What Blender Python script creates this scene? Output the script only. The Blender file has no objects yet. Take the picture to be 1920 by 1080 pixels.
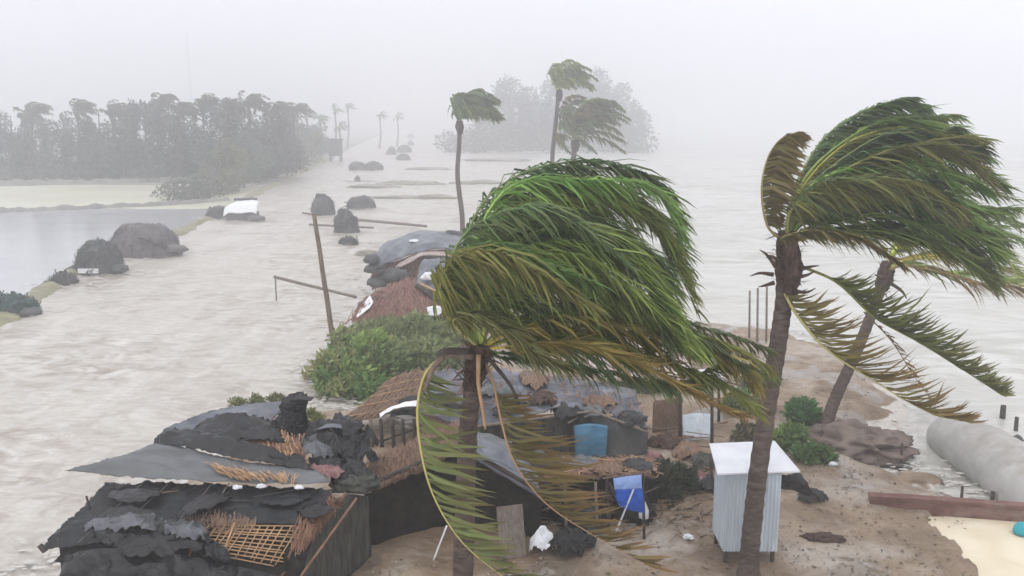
import bpy, bmesh, math, random
import numpy as np
from mathutils import Vector, Matrix, noise

scn = bpy.context.scene
COL = scn.collection
rnd = random.Random(7)

# ------------------------------------------------------------------ camera, sky, sun, exposure
H = 10.0
FPX = 1662.0
PITCH = math.atan(318.0 / FPX)
cam_d = bpy.data.cameras.new('camera')
cam_d.sensor_width = 36.0
cam_d.lens = 36.0 * FPX / 1920.0
cam_d.clip_start = 0.1
cam_d.clip_end = 5000
cam = bpy.data.objects.new('camera', cam_d)
COL.objects.link(cam)
cam.location = (0, 0, H)
cam.rotation_euler = (math.pi / 2 - PITCH, 0, 0)
scn.camera = cam

SUN_EL, SUN_AZ = math.radians(58), math.radians(200)
world = bpy.data.worlds.new('World')
scn.world = world
world.use_nodes = True
wn, wl = world.node_tree.nodes, world.node_tree.links
bg = wn['Background']
bg.inputs['Strength'].default_value = 0.1
sky = wn.new('ShaderNodeTexSky')
sky.sky_type = 'NISHITA'
sky.sun_disc = False
sky.sun_elevation = SUN_EL
sky.sun_rotation = SUN_AZ
sky.dust_density = 4.0
tc = wn.new('ShaderNodeTexCoord')
sep = wn.new('ShaderNodeSeparateXYZ')
wl.new(tc.outputs['Generated'], sep.inputs[0])
ramp = wn.new('ShaderNodeValToRGB')           # even overcast: slowly brighter towards the zenith
ramp.color_ramp.elements[0].position = 0.0
ramp.color_ramp.elements[0].color = (1.04, 1.055, 1.12, 1)
ramp.color_ramp.elements[1].position = 1.0
ramp.color_ramp.elements[1].color = (1.54, 1.56, 1.65, 1)
wl.new(sep.outputs['Z'], ramp.inputs[0])
sc_ = wn.new('ShaderNodeVectorMath')
sc_.operation = 'SCALE'
sc_.inputs['Scale'].default_value = 10.0
wl.new(ramp.outputs['Color'], sc_.inputs[0])
mixw = wn.new('ShaderNodeMix')
mixw.data_type = 'RGBA'
mixw.inputs['Factor'].default_value = 0.93
wl.new(sky.outputs['Color'], mixw.inputs['A'])
wl.new(sc_.outputs['Vector'], mixw.inputs['B'])
wl.new(mixw.outputs['Result'], bg.inputs['Color'])

sun_d = bpy.data.lights.new('sun', 'SUN')
sun_d.energy = 0.8
sun_d.angle = math.radians(25)
sun_d.color = (1.0, 0.97, 0.93)
sun = bpy.data.objects.new('sun', sun_d)
COL.objects.link(sun)
sun.location = (0, 0, 60)
sun.rotation_euler = (math.radians(32), 0, math.radians(-20))

vs = scn.view_settings
vs.view_transform = 'Standard'
vs.look = 'None'
vs.exposure = 0.0
vs.gamma = 1.0
vs.use_curve_mapping = False
scn.render.engine = 'CYCLES'
scn.cycles.max_bounces = 8
scn.cycles.diffuse_bounces = 3
scn.cycles.volume_bounces = 5
scn.cycles.transparent_max_bounces = 4
scn.cycles.use_denoising = True

# ------------------------------------------------------------------ helpers
CP, SP = math.cos(PITCH), math.sin(PITCH)


def ray(px, py):
    a, b = (px - 960.0) / FPX, (540.0 - py) / FPX
    return Vector((a, CP + b * SP, b * CP - SP))


def P(px, py, y):
    r = ray(px, py)
    return Vector((0, 0, H)) + r * (y / r.y)


def G(px, py, z=0.0):
    r = ray(px, py)
    return Vector((0, 0, H)) + r * ((z - H) / r.z)


def cr(pts, n):
    """Catmull-Rom samples through pts."""
    pts = [Vector(p) for p in pts]
    q = [pts[0] * 2 - pts[1]] + pts + [pts[-1] * 2 - pts[-2]]
    out, m = [], len(pts) - 1
    for i in range(n):
        t = i / (n - 1) * m
        k = min(int(t), m - 1)
        u = t - k
        a, b, c, d = q[k], q[k + 1], q[k + 2], q[k + 3]
        out.append(0.5 * (2 * b + (c - a) * u + (2 * a - 5 * b + 4 * c - d) * u * u + (3 * b - 3 * c + d - a) * u ** 3))
    return out


class MB:
    def __init__(s):
        s.v, s.f, s.c = [], [], []

    def add(s, vs_, fs, col=(1, 1, 1)):
        o = len(s.v)
        s.v.extend(tuple(v) for v in vs_)
        s.f.extend(tuple(i + o for i in f) for f in fs)
        if col and isinstance(col[0], (tuple, list)):
            s.c.extend(col)
        else:
            s.c.extend([col] * len(vs_))
        return s

    def box(s, lo, hi, M=None, col=(1, 1, 1)):
        x0, y0, z0 = lo
        x1, y1, z1 = hi
        vv = [Vector(p) for p in ((x0, y0, z0), (x1, y0, z0), (x1, y1, z0), (x0, y1, z0), (x0, y0, z1), (x1, y0, z1), (x1, y1, z1), (x0, y1, z1))]
        if M is not None:
            vv = [M @ p for p in vv]
        return s.add(vv, [(0, 3, 2, 1), (4, 5, 6, 7), (0, 1, 5, 4), (1, 2, 6, 5), (2, 3, 7, 6), (3, 0, 4, 7)], col)

    def tube(s, pts, radii, n=8, col=(1, 1, 1), wob=0.0):
        pts = [Vector(p) for p in pts]
        if not hasattr(radii, '__len__'):
            radii = [radii] * len(pts)
        vv, fs = [], []
        ref = Vector((0.3, 1, 0.2)).normalized()
        for i, p in enumerate(pts):
            t = (pts[min(i + 1, len(pts) - 1)] - pts[max(i - 1, 0)]).normalized()
            a = t.cross(ref)
            if a.length < 1e-3:
                a = t.cross(Vector((1, 0, 0)))
            a.normalize()
            b = t.cross(a)
            for k in range(n):
                th = 2 * math.pi * k / n
                r = radii[i] * (1 + wob * (rnd.random() - .5))
                vv.append(p + a * (r * math.cos(th)) + b * (r * math.sin(th)))
        for i in range(len(pts) - 1):
            for k in range(n):
                k2 = (k + 1) % n
                fs.append((i * n + k, i * n + k2, (i + 1) * n + k2, (i + 1) * n + k))
        fs.append(tuple(range(n))[::-1])
        fs.append(tuple((len(pts) - 1) * n + k for k in range(n)))
        cc = col
        return s.add(vv, fs, cc)

    def build(s, name, mat, parent=None, smooth=False):
        off = Vector((0, 0, 0))
        if parent is not None:
            r = parent
            while r.parent is not None:
                r = r.parent
            off = r.location
        me = bpy.data.meshes.new(name)
        if off.length > 0:
            vv = (np.array(s.v, dtype=np.float64) - np.array(off)).tolist()
        else:
            vv = s.v
        me.from_pydata(vv, [], s.f)
        ca = me.color_attributes.new('tint', 'FLOAT_COLOR', 'POINT')
        c4 = np.ones((len(s.v), 4), dtype=np.float32)
        c4[:, :3] = np.array(s.c, dtype=np.float32).reshape(-1, 3)
        ca.data.foreach_set('color', c4.ravel())
        if smooth:
            me.polygons.foreach_set('use_smooth', [True] * len(me.polygons))
        me.materials.append(mat)
        o = bpy.data.objects.new(name, me)
        COL.objects.link(o)
        if parent is not None:
            o.parent = parent
        return o


def thing(name, loc, label, cat, group=None):
    o = bpy.data.objects.new(name, None)
    o.empty_display_size = 0.3
    COL.objects.link(o)
    o.location = loc
    return tag(o, label, cat, group)


def tag(o, label, cat, group=None):
    o['label'] = label
    o['category'] = cat
    if group:
        o['group'] = group
    return o


def structure(o):
    o['kind'] = 'structure'
    return o


def stuff(o):
    o['kind'] = 'stuff'
    return o


KIDS = {}


def copy_tree(o, parent=None):
    c = o.copy()
    COL.objects.link(c)
    if parent is not None:
        c.parent = parent
    for ch in [x for x in o.children]:
        copy_tree(ch, c)
    return c


# ------------------------------------------------------------------ materials
def mat(name, c1, c2=None, scale=3.0, rough=0.8, bump=0.2, bscale=None, spec=0.3, stretch=(1, 1, 1), c3=None, detail=6.0,
        tint=False, transl=0.0, lo=0.35, hi=0.65, rough2=None, metal=0.0, bdist=0.05, c3lo=0.55, c3hi=0.72):
    m = bpy.data.materials.new(name)
    m.use_nodes = True
    nt = m.node_tree
    N, L = nt.nodes, nt.links
    b = N['Principled BSDF']
    b.inputs['Roughness'].default_value = rough
    b.inputs['Specular IOR Level'].default_value = spec
    b.inputs['Metallic'].default_value = metal
    t = N.new('ShaderNodeTexCoord')
    mp = N.new('ShaderNodeMapping')
    mp.inputs['Scale'].default_value = stretch
    L.new(t.outputs['Object'], mp.inputs[0])
    col = None
    if c2 is not None:
        n1 = N.new('ShaderNodeTexNoise')
        n1.inputs['Scale'].default_value = scale
        n1.inputs['Detail'].default_value = detail
        n1.inputs['Distortion'].default_value = 0.6
        L.new(mp.outputs[0], n1.inputs['Vector'])
        mr = N.new('ShaderNodeMapRange')
        mr.inputs['From Min'].default_value = lo
        mr.inputs['From Max'].default_value = hi
        L.new(n1.outputs['Fac'], mr.inputs['Value'])
        mx = N.new('ShaderNodeMix')
        mx.data_type = 'RGBA'
        L.new(mr.outputs['Result'], mx.inputs['Factor'])
        mx.inputs['A'].default_value = (*c1, 1)
        mx.inputs['B'].default_value = (*c2, 1)
        col = mx.outputs['Result']
        if rough2 is not None:
            mr2 = N.new('ShaderNodeMapRange')
            mr2.inputs['To Min'].default_value = rough
            mr2.inputs['To Max'].default_value = rough2
            L.new(mr.outputs['Result'], mr2.inputs['Value'])
            L.new(mr2.outputs['Result'], b.inputs['Roughness'])
        if c3 is not None:
            n3 = N.new('ShaderNodeTexNoise')
            n3.inputs['Scale'].default_value = scale * 0.37
            n3.inputs['Detail'].default_value = 8
            n3.inputs['Roughness'].default_value = 0.65
            L.new(mp.outputs[0], n3.inputs['Vector'])
            mr3 = N.new('ShaderNodeMapRange')
            mr3.inputs['From Min'].default_value = c3lo
            mr3.inputs['From Max'].default_value = c3hi
            L.new(n3.outputs['Fac'], mr3.inputs['Value'])
            mx3 = N.new('ShaderNodeMix')
            mx3.data_type = 'RGBA'
            L.new(mr3.outputs['Result'], mx3.inputs['Factor'])
            L.new(col, mx3.inputs['A'])
            mx3.inputs['B'].default_value = (*c3, 1)
            col = mx3.outputs['Result']
    if tint:
        at = N.new('ShaderNodeAttribute')
        at.attribute_name = 'tint'
        if col is None:
            col = at.outputs['Color']
        else:
            mm = N.new('ShaderNodeMix')
            mm.data_type = 'RGBA'
            mm.blend_type = 'MULTIPLY'
            mm.inputs['Factor'].default_value = 1.0
            L.new(col, mm.inputs['A'])
            L.new(at.outputs['Color'], mm.inputs['B'])
            col = mm.outputs['Result']
    if col is None:
        b.inputs['Base Color'].default_value = (*c1, 1)
    else:
        L.new(col, b.inputs['Base Color'])
    if bump > 0:
        nb = N.new('ShaderNodeTexNoise')
        nb.inputs['Scale'].default_value = bscale or scale * 3
        nb.inputs['Detail'].default_value = 7
        L.new(mp.outputs[0], nb.inputs['Vector'])
        bp = N.new('ShaderNodeBump')
        bp.inputs['Strength'].default_value = bump
        bp.inputs['Distance'].default_value = bdist
        L.new(nb.outputs['Fac'], bp.inputs['Height'])
        L.new(bp.outputs['Normal'], b.inputs['Normal'])
    if transl > 0:
        tr = N.new('ShaderNodeBsdfTranslucent')
        if col is not None:
            L.new(col, tr.inputs['Color'])
        ms = N.new('ShaderNodeMixShader')
        ms.inputs[0].default_value = transl
        L.new(b.outputs[0], ms.inputs[1])
        L.new(tr.outputs[0], ms.inputs[2])
        L.new(ms.outputs[0], N['Material Output'].inputs['Surface'])
    return m


M = {}
M['leaf'] = mat('palm_leaf', (1, 1, 1), tint=True, rough=0.6, spec=0.3, bump=0, transl=0.38)
M['rachis'] = mat('palm_rachis', (1, 1, 1), tint=True, rough=0.5, bump=0)
M['bark'] = mat('palm_bark', (0.055, 0.038, 0.030), (0.125, 0.092, 0.076), scale=4, rough=0.85, bump=0.6, bscale=9, stretch=(1, 1, 3.5))
M['fibre'] = mat('palm_fibre', (0.035, 0.022, 0.017), (0.10, 0.06, 0.045), scale=9, rough=0.9, bump=0.7, bscale=22, stretch=(1, 1, .4))
M['foliage'] = mat('foliage', (1, 1, 1), tint=True, rough=0.6, spec=0.3, bump=0, transl=0.35)
M['farbark'] = mat('far_bark', (0.07, 0.06, 0.055), (0.12, 0.10, 0.09), scale=2, rough=0.9)
M['tarp'] = mat('black_tarpaulin', (0.005, 0.006, 0.007), (0.014, 0.016, 0.019), scale=1.6, rough=0.30, rough2=0.5, spec=0.28, bump=0.5, bscale=4, bdist=0.10, c3=(0.03, 0.028, 0.026))
M['tarp_crumple'] = mat('crumpled_black_plastic', (0.004, 0.004, 0.005), (0.010, 0.011, 0.013), scale=2.5, rough=0.14, rough2=0.3, spec=0.35, bump=0.7, bscale=6, bdist=0.12)
M['tarp_sheen'] = mat('sheen_painted_plastic', (0.02, 0.022, 0.026), (0.12, 0.125, 0.14), scale=1.8, rough=0.2, rough2=0.4, spec=0.5, bump=0.7, bscale=5, bdist=0.12, lo=.4, hi=.6)  # pale grey-blue patches put the highlights of the folds into the colour
M['tarp_grey'] = mat('grey_tarpaulin', (0.075, 0.08, 0.082), (0.13, 0.135, 0.14), scale=1.3, rough=0.45, spec=0.5, bump=0.25, bscale=4, bdist=0.06, stretch=(1, 2.5, 1))
M['tarp_blue_grey'] = mat('blue_grey_tarpaulin', (0.075, 0.08, 0.10), (0.19, 0.20, 0.235), scale=1.3, rough=0.38, spec=0.35, bump=0.5, bscale=5, bdist=0.06, c3=(0.06, 0.05, 0.045))
M['plastic_white'] = mat('white_plastic_sheet', (0.72, 0.73, 0.76), (0.80, 0.80, 0.82), scale=2, rough=0.4, bump=0.2)
M['plastic_blue'] = mat('blue_plastic', (0.06, 0.17, 0.28), (0.10, 0.25, 0.38), scale=2, rough=0.45, bump=0.2)
M['cloth_blue'] = mat('bright_blue_cloth', (0.02, 0.085, 0.42), (0.03, 0.12, 0.55), scale=4, rough=0.7, bump=0.3)
M['cloth_pale_blue'] = mat('pale_blue_cloth', (0.28, 0.42, 0.80), (0.36, 0.50, 0.85), scale=4, rough=0.7, bump=0.3)
M['thatch'] = mat('brown_thatch', (0.17, 0.105, 0.07), (0.30, 0.20, 0.14), scale=5, rough=0.9, bump=0.8, bscale=14, stretch=(6, 1, 1), c3=(0.10, 0.07, 0.055))
M['thatch_red'] = mat('reddish_thatch', (0.17, 0.085, 0.065), (0.30, 0.17, 0.14), scale=3, rough=0.9, bump=0.8, bscale=9, stretch=(5, 1, 1))
M['bamboo'] = mat('bamboo', (0.34, 0.20, 0.10), (0.48, 0.30, 0.16), scale=5, rough=0.55, bump=0.2)
M['bamboo_dark'] = mat('weathered_bamboo', (0.15, 0.075, 0.045), (0.26, 0.14, 0.09), scale=5, rough=0.7, bump=0.2)
M['wood_grey'] = mat('grey_timber', (0.14, 0.115, 0.095), (0.24, 0.20, 0.17), scale=5, rough=0.8, bump=0.3, stretch=(4, 4, .6))
M['wood_pole'] = mat('brown_pole', (0.13, 0.09, 0.065), (0.22, 0.165, 0.125), scale=6, rough=0.8, bump=0.3, stretch=(3, 3, .5))
M['wood_dark'] = mat('dark_timber', (0.035, 0.028, 0.024), (0.075, 0.06, 0.05), scale=6, rough=0.8, bump=0.3)
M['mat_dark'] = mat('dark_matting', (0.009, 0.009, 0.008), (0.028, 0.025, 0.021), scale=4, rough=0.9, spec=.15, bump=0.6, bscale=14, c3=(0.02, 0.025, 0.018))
M['mat_greygreen'] = mat('grey_green_matting', (0.03, 0.032, 0.027), (0.085, 0.088, 0.072), scale=3, rough=0.85, bump=0.5, bscale=10, stretch=(3, 3, .6))
M['tin'] = mat('pale_tin', (0.44, 0.50, 0.55), (0.54, 0.60, 0.65), scale=2, rough=0.5, bump=0.1, stretch=(3, 3, .5), c3=(0.27, 0.20, 0.14), c3lo=.54, c3hi=.8)
M['tin_white'] = mat('white_tin', (0.66, 0.67, 0.71), (0.76, 0.77, 0.80), scale=2, rough=0.45, bump=0.08, c3=(0.46, 0.43, 0.39), c3lo=.56, c3hi=.75)
M['geotextile'] = mat('pale_geotextile', (0.38, 0.37, 0.35), (0.50, 0.49, 0.47), scale=1.2, rough=0.85, bump=0.35, bscale=2.2, c3=(0.27, 0.235, 0.20), bdist=0.12)
M['wall_brown'] = mat('red_brown_wall', (0.13, 0.06, 0.05), (0.21, 0.115, 0.095), scale=2.5, rough=0.85, bump=0.4, stretch=(1, 1, 2), c3=(0.24, 0.19, 0.16))
M['cream'] = mat('cream_concrete', (0.66, 0.57, 0.41), (0.76, 0.68, 0.52), scale=0.8, rough=0.55, bump=0.15, c3=(0.58, 0.50, 0.38))
M['teal'] = mat('teal_plastic', (0.01, 0.27, 0.33), (0.02, 0.34, 0.40), scale=3, rough=0.4, bump=0.05)
M['stone'] = mat('dark_soil', (0.09, 0.066, 0.055), (0.20, 0.155, 0.13), scale=1.6, rough=0.8, bump=0.6, bscale=5)
M['far_dark'] = mat('dark_weathered_sheet', (0.045, 0.05, 0.05), (0.085, 0.09, 0.09), scale=1.5, rough=0.6, bump=0.3)
M['far_hay'] = mat('weathered_straw', (0.09, 0.085, 0.085), (0.15, 0.14, 0.14), scale=1.5, rough=0.8, bump=0.5, bscale=5)
M['green_sheet'] = mat('dark_green_sheet', (0.012, 0.04, 0.035), (0.03, 0.075, 0.065), scale=1.5, rough=0.5, bump=0.3)
M['steel'] = mat('mast_steel', (0.25, 0.25, 0.26), (0.32, 0.32, 0.33), scale=2, rough=0.6)
M['rust_cloth'] = mat('faded_red_cloth', (0.16, 0.07, 0.07), (0.30, 0.18, 0.17), scale=4, rough=0.85, bump=0.4)


M['weed'] = mat('floating_weed', (.26, .245, .20), (.36, .34, .29), scale=1, rough=.7, bump=.5)


# ------------------------------------------------------------------ numeric noise for the big sheets
nr = np.random.RandomState(11)


def waves(X, Y, lam0, lam1, n, seed, ang=None, spread=math.pi, sharp=False):
    r = np.random.RandomState(seed)
    Z = np.zeros_like(X)
    for i in range(n):
        lam = lam0 * (lam1 / lam0) ** ((i + r.rand()) / n)
        th = r.rand() * 2 * math.pi if ang is None else ang + (r.rand() - .5) * 2 * spread
        k = 2 * math.pi / lam
        ph = r.rand() * 7
        wx = 0.22 * lam * np.sin(0.31 * k * (X * math.sin(th) - Y * math.cos(th)) + ph * 1.7)
        s = np.sin(k * (X * math.cos(th) + Y * math.sin(th)) + ph + k * wx)
        if sharp:
            s = 1 - 2 * np.abs(s)
        Z += s * lam
    return Z / (n * 0.5 * (lam0 + lam1)) * 1.6


def grid_obj(name, X, Y, Z, m, keep=None, smooth=True):
    nrow, ncol = X.shape
    V = np.stack([X, Y, Z], -1).reshape(-1, 3)
    idx = np.arange(nrow * ncol).reshape(nrow, ncol)
    F = np.stack([idx[:-1, :-1], idx[:-1, 1:], idx[1:, 1:], idx[1:, :-1]], -1).reshape(-1, 4)
    if keep is not None:
        kf = keep.reshape(-1)[F].any(1)
        F = F[kf]
        used = np.zeros(len(V), bool)
        used[F.ravel()] = True
        remap = np.cumsum(used) - 1
        V = V[used]
        F = remap[F]
    me = bpy.data.meshes.new(name)
    me.vertices.add(len(V))
    me.vertices.foreach_set('co', V.astype(np.float32).ravel())
    me.loops.add(len(F) * 4)
    me.loops.foreach_set('vertex_index', F.astype(np.int32).ravel())
    me.polygons.add(len(F))
    me.polygons.foreach_set('loop_start', np.arange(0, len(F) * 4, 4, dtype=np.int32))
    me.polygons.foreach_set('loop_total', np.full(len(F), 4, dtype=np.int32))
    me.update(calc_edges=True)
    if smooth:
        me.polygons.foreach_set('use_smooth', np.ones(len(F), bool))
    me.materials.append(m)
    o = bpy.data.objects.new(name, me)
    COL.objects.link(o)
    return o


def poly_sd(X, Y, poly):
    """signed distance (positive inside) to a polygon, on arrays"""
    d = np.full(X.shape, 1e9)
    inside = np.zeros(X.shape, bool)
    n = len(poly)
    for i in range(n):
        x0, y0 = poly[i]
        x1, y1 = poly[(i + 1) % n]
        ex, ey = x1 - x0, y1 - y0
        t = np.clip(((X - x0) * ex + (Y - y0) * ey) / (ex * ex + ey * ey + 1e-12), 0, 1)
        d = np.minimum(d, np.hypot(X - x0 - t * ex, Y - y0 - t * ey))
        c = ((y0 > Y) != (y1 > Y)) & (X < ex * (Y - y0) / (ey + 1e-12) + x0)
        inside ^= c
    return np.where(inside, d, -d)


# bank of the flooded track: x of the bank as a function of y
bank_px = [(-330, 720), (-120, 650), (0, 598), (120, 520), (215, 480), (330, 438), (430, 388), (500, 352), (560, 325), (620, 296), (670, 270), (720, 250), (770, 237)]
bank_pts = [G(*p) for p in bank_px]
BX, BY = [p.x for p in bank_pts], [p.y for p in bank_pts]


def bank_x(y):
    return np.interp(y, BY, BX)


# ------------------------------------------------------------------ water materials
def water_mat(name, deep, mud, foam, scale, stretch, foam_lo, foam_hi, rough=0.22, bump=0.5, bscale=2.0, bdist=0.1, flow=False):
    m = bpy.data.materials.new(name)
    m.use_nodes = True
    nt = m.node_tree
    N, L = nt.nodes, nt.links
    b = N['Principled BSDF']
    b.inputs['Roughness'].default_value = rough
    b.inputs['Specular IOR Level'].default_value = 0.5
    t = N.new('ShaderNodeTexCoord')
    mp = N.new('ShaderNodeMapping')
    mp.inputs['Scale'].default_value = stretch
    mp.inputs['Rotation'].default_value = (0, 0, math.radians(18))
    L.new(t.outputs['Object'], mp.inputs[0])

    def nz(sc, det, rg, dist):
        n = N.new('ShaderNodeTexNoise')
        n.inputs['Scale'].default_value = sc
        n.inputs['Detail'].default_value = det
        n.inputs['Roughness'].default_value = rg
        n.inputs['Distortion'].default_value = dist
        L.new(mp.outputs[0], n.inputs['Vector'])
        return n.outputs['Fac']

    def mr(v, a, c):
        n = N.new('ShaderNodeMapRange')
        n.inputs['From Min'].default_value = a
        n.inputs['From Max'].default_value = c
        L.new(v, n.inputs['Value'])
        return n.outputs['Result']

    def mx(f, a, c):
        n = N.new('ShaderNodeMix')
        n.data_type = 'RGBA'
        L.new(f, n.inputs['Factor'])
        for s_, x in (('A', a), ('B', c)):
            if isinstance(x, tuple):
                n.inputs[s_].default_value = (*x, 1)
            else:
                L.new(x, n.inputs[s_])
        return n.outputs['Result']
    c = mx(mr(nz(scale * 0.25, 5, .55, .5), .38, .62), deep, mud)
    f0 = mr(nz(scale, 9, .66, 1.6), foam_lo, foam_hi)
    f1 = mr(nz(scale * 3.1, 7, .7, .8), .40, .62)
    big = mr(nz(scale * .16, 4, .6, 1.0), .40, .60)
    fm = N.new('ShaderNodeMix')
    L.new(big, fm.inputs['Factor'])
    L.new(f0, fm.inputs[2])
    fx = N.new('ShaderNodeMath')
    fx.operation = 'MULTIPLY_ADD'
    fx.inputs[1].default_value = .45
    fx.inputs[2].default_value = .48
    L.new(f1, fx.inputs[0])
    L.new(fx.outputs[0], fm.inputs[3])
    f = fm.outputs[0]
    if flow:
        mp2 = N.new('ShaderNodeMapping')
        mp2.inputs['Rotation'].default_value = (0, 0, math.radians(-8))
        mp2.inputs['Scale'].default_value = (1.0, 0.09, 1)
        L.new(t.outputs['Object'], mp2.inputs[0])
        nf = N.new('ShaderNodeTexNoise')
        nf.inputs['Scale'].default_value = 0.75
        nf.inputs['Detail'].default_value = 7
        nf.inputs['Roughness'].default_value = .62
        nf.inputs['Distortion'].default_value = .8
        L.new(mp2.outputs[0], nf.inputs['Vector'])
        fl = mr(nf.outputs['Fac'], .38, .64)
        fm2 = N.new('ShaderNodeMix')
        fm2.inputs['Factor'].default_value = .24
        L.new(f, fm2.inputs[2])
        L.new(fl, fm2.inputs[3])
        f = fm2.outputs[0]
    c = mx(f, c, foam)
    L.new(c, b.inputs['Base Color'])
    bp = N.new('ShaderNodeBump')
    bp.inputs['Strength'].default_value = bump
    bp.inputs['Distance'].default_value = bdist
    L.new(nz(bscale, 8, .6, .6), bp.inputs['Height'])
    L.new(bp.outputs['Normal'], b.inputs['Normal'])
    return m


M['flood'] = water_mat('muddy_flood_water', (0.24, 0.185, 0.135), (0.33, 0.29, 0.235), (0.58, 0.56, 0.515), 0.85, (0.75, 1.25, 1), 0.40, 0.62, rough=0.35, bscale=2.2, bump=.6, flow=True)
M['sea'] = water_mat('storm_sea_water', (0.27, 0.26, 0.20), (0.36, 0.35, 0.30), (0.58, 0.57, 0.54), 0.3, (0.4, 1.5, 1), 0.42, 0.62, rough=0.3, bscale=1.0)
M['pond'] = water_mat('calm_pond_water', (0.37, 0.37, 0.385), (0.41, 0.41, 0.42), (0.47, 0.47, 0.48), 0.4, (0.4, 1.4, 1), 0.5, 0.75, rough=0.14, bump=0.15, bscale=2.2, bdist=0.04)
M['field'] = mat('flooded_paddy', (0.47, 0.46, 0.33), (0.55, 0.545, 0.42), scale=0.12, rough=0.4, bump=0.2, bscale=2)
M['marsh'] = mat('marsh_ground', (0.24, 0.235, 0.20), (0.38, 0.37, 0.33), scale=0.4, rough=0.8)
M['bank'] = mat('grassy_bank', (0.20, 0.19, 0.12), (0.30, 0.29, 0.17), scale=0.8, rough=0.85, bump=0.5, c3=(0.30, 0.22, 0.18))
M['bank_dark'] = mat('wet_field_bank', (0.17, 0.165, 0.15), (0.24, 0.235, 0.20), scale=0.6, rough=0.85, bump=0.5)


# sand with pale swash where it lies low
def sand_mat():
    m = mat('wet_sand', (0.145, 0.098, 0.060), (0.31, 0.225, 0.15), scale=0.8, rough=0.8, rough2=0.45, bump=0.9, bscale=4.0, bdist=0.14, c3=(0.38, 0.325, 0.27), c3lo=0.50, c3hi=0.62, lo=.3, hi=.7)
    N, L = m.node_tree.nodes, m.node_tree.links
    b = N['Principled BSDF']
    col = b.inputs['Base Color'].links[0].from_socket
    geo = N.new('ShaderNodeNewGeometry')
    sp = N.new('ShaderNodeSeparateXYZ')
    L.new(geo.outputs['Position'], sp.inputs[0])
    nz = N.new('ShaderNodeTexNoise')
    nz.inputs['Scale'].default_value = 0.7
    nz.inputs['Detail'].default_value = 9
    nz.inputs['Distortion'].default_value = 1.0
    L.new(geo.outputs['Position'], nz.inputs['Vector'])
    ml = N.new('ShaderNodeMath')
    ml.operation = 'MULTIPLY_ADD'
    ml.inputs[1].default_value = 0.9
    ml.inputs[2].default_value = -0.32
    L.new(nz.outputs['Fac'], ml.inputs[0])
    sb = N.new('ShaderNodeMath')
    sb.operation = 'SUBTRACT'
    L.new(ml.outputs[0], sb.inputs[0])
    L.new(sp.outputs['Z'], sb.inputs[1])
    mr = N.new('ShaderNodeMapRange')
    mr.inputs['From Min'].default_value = -0.03
    mr.inputs['From Max'].default_value = 0.03
    L.new(sb.outputs[0], mr.inputs['Value'])
    mx = N.new('ShaderNodeMix')
    mx.data_type = 'RGBA'
    L.new(mr.outputs['Result'], mx.inputs['Factor'])
    L.new(col, mx.inputs['A'])
    mx.inputs['B'].default_value = (0.56, 0.52, 0.47, 1)
    # standing water: smooth, darker patches
    n2 = N.new('ShaderNodeTexNoise')
    n2.inputs['Scale'].default_value = 0.45
    n2.inputs['Detail'].default_value = 5
    L.new(geo.outputs['Position'], n2.inputs['Vector'])
    m2 = N.new('ShaderNodeMapRange')
    m2.inputs['From Min'].default_value = 0.57
    m2.inputs['From Max'].default_value = 0.61
    L.new(n2.outputs['Fac'], m2.inputs['Value'])
    mx2 = N.new('ShaderNodeMix')
    mx2.data_type = 'RGBA'
    L.new(m2.outputs['Result'], mx2.inputs['Factor'])
    L.new(mx.outputs['Result'], mx2.inputs['A'])
    mx2.inputs['B'].default_value = (0.20, 0.16, 0.12, 1)
    L.new(mx2.outputs['Result'], b.inputs['Base Color'])
    ro_in = b.inputs['Roughness'].links[0].from_socket
    mr3 = N.new('ShaderNodeMix')
    L.new(m2.outputs['Result'], mr3.inputs['Factor'])
    L.new(ro_in, mr3.inputs[2])
    mr3.inputs[3].default_value = 0.06
    L.new(mr3.outputs[0], b.inputs['Roughness'])
    inv = N.new('ShaderNodeMath')
    inv.operation = 'SUBTRACT'
    inv.inputs[0].default_value = 0.9
    L.new(m2.outputs['Result'], inv.inputs[1])
    for x in N:
        if x.type == 'BUMP':
            L.new(inv.outputs[0], x.inputs['Strength'])
    b.inputs['Specular IOR Level'].default_value = 0.5
    return m


M['sand'] = sand_mat()

# ------------------------------------------------------------------ setting: sand spit, water, banks, fields
land_px = [(-60, 1200), (40, 1090), (110, 1035), (210, 960), (330, 870), (420, 800), (470, 765), (560, 752), (645, 760), (640, 735), (585, 715), (572, 690),
           (625, 655), (640, 610), (672, 555), (672, 500), (720, 450), (800, 425), (890, 432), (960, 470), (1040, 540), (1180, 580), (1320, 600), (1420, 612),
           (1500, 622), (1580, 652), (1680, 700), (1742, 765), (1735, 800), (1672, 812), (1628, 838), (1640, 866), (1690, 858), (1716, 890), (1760, 905), (1850, 925), (1960, 940), (2100, 960), (2300, 1300), (0, 1500)]
land_poly = [(G(*p).x, G(*p).y) for p in land_px]
yard_px = [(1752, 975), (1778, 1000), (1806, 1018), (1822, 1046), (1850, 1060), (1842, 1100), (1960, 1240), (2300, 1240), (2300, 972), (1920, 966)]
yard_poly = [(G(*p, .33).x, G(*p, .33).y) for p in yard_px]

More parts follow.
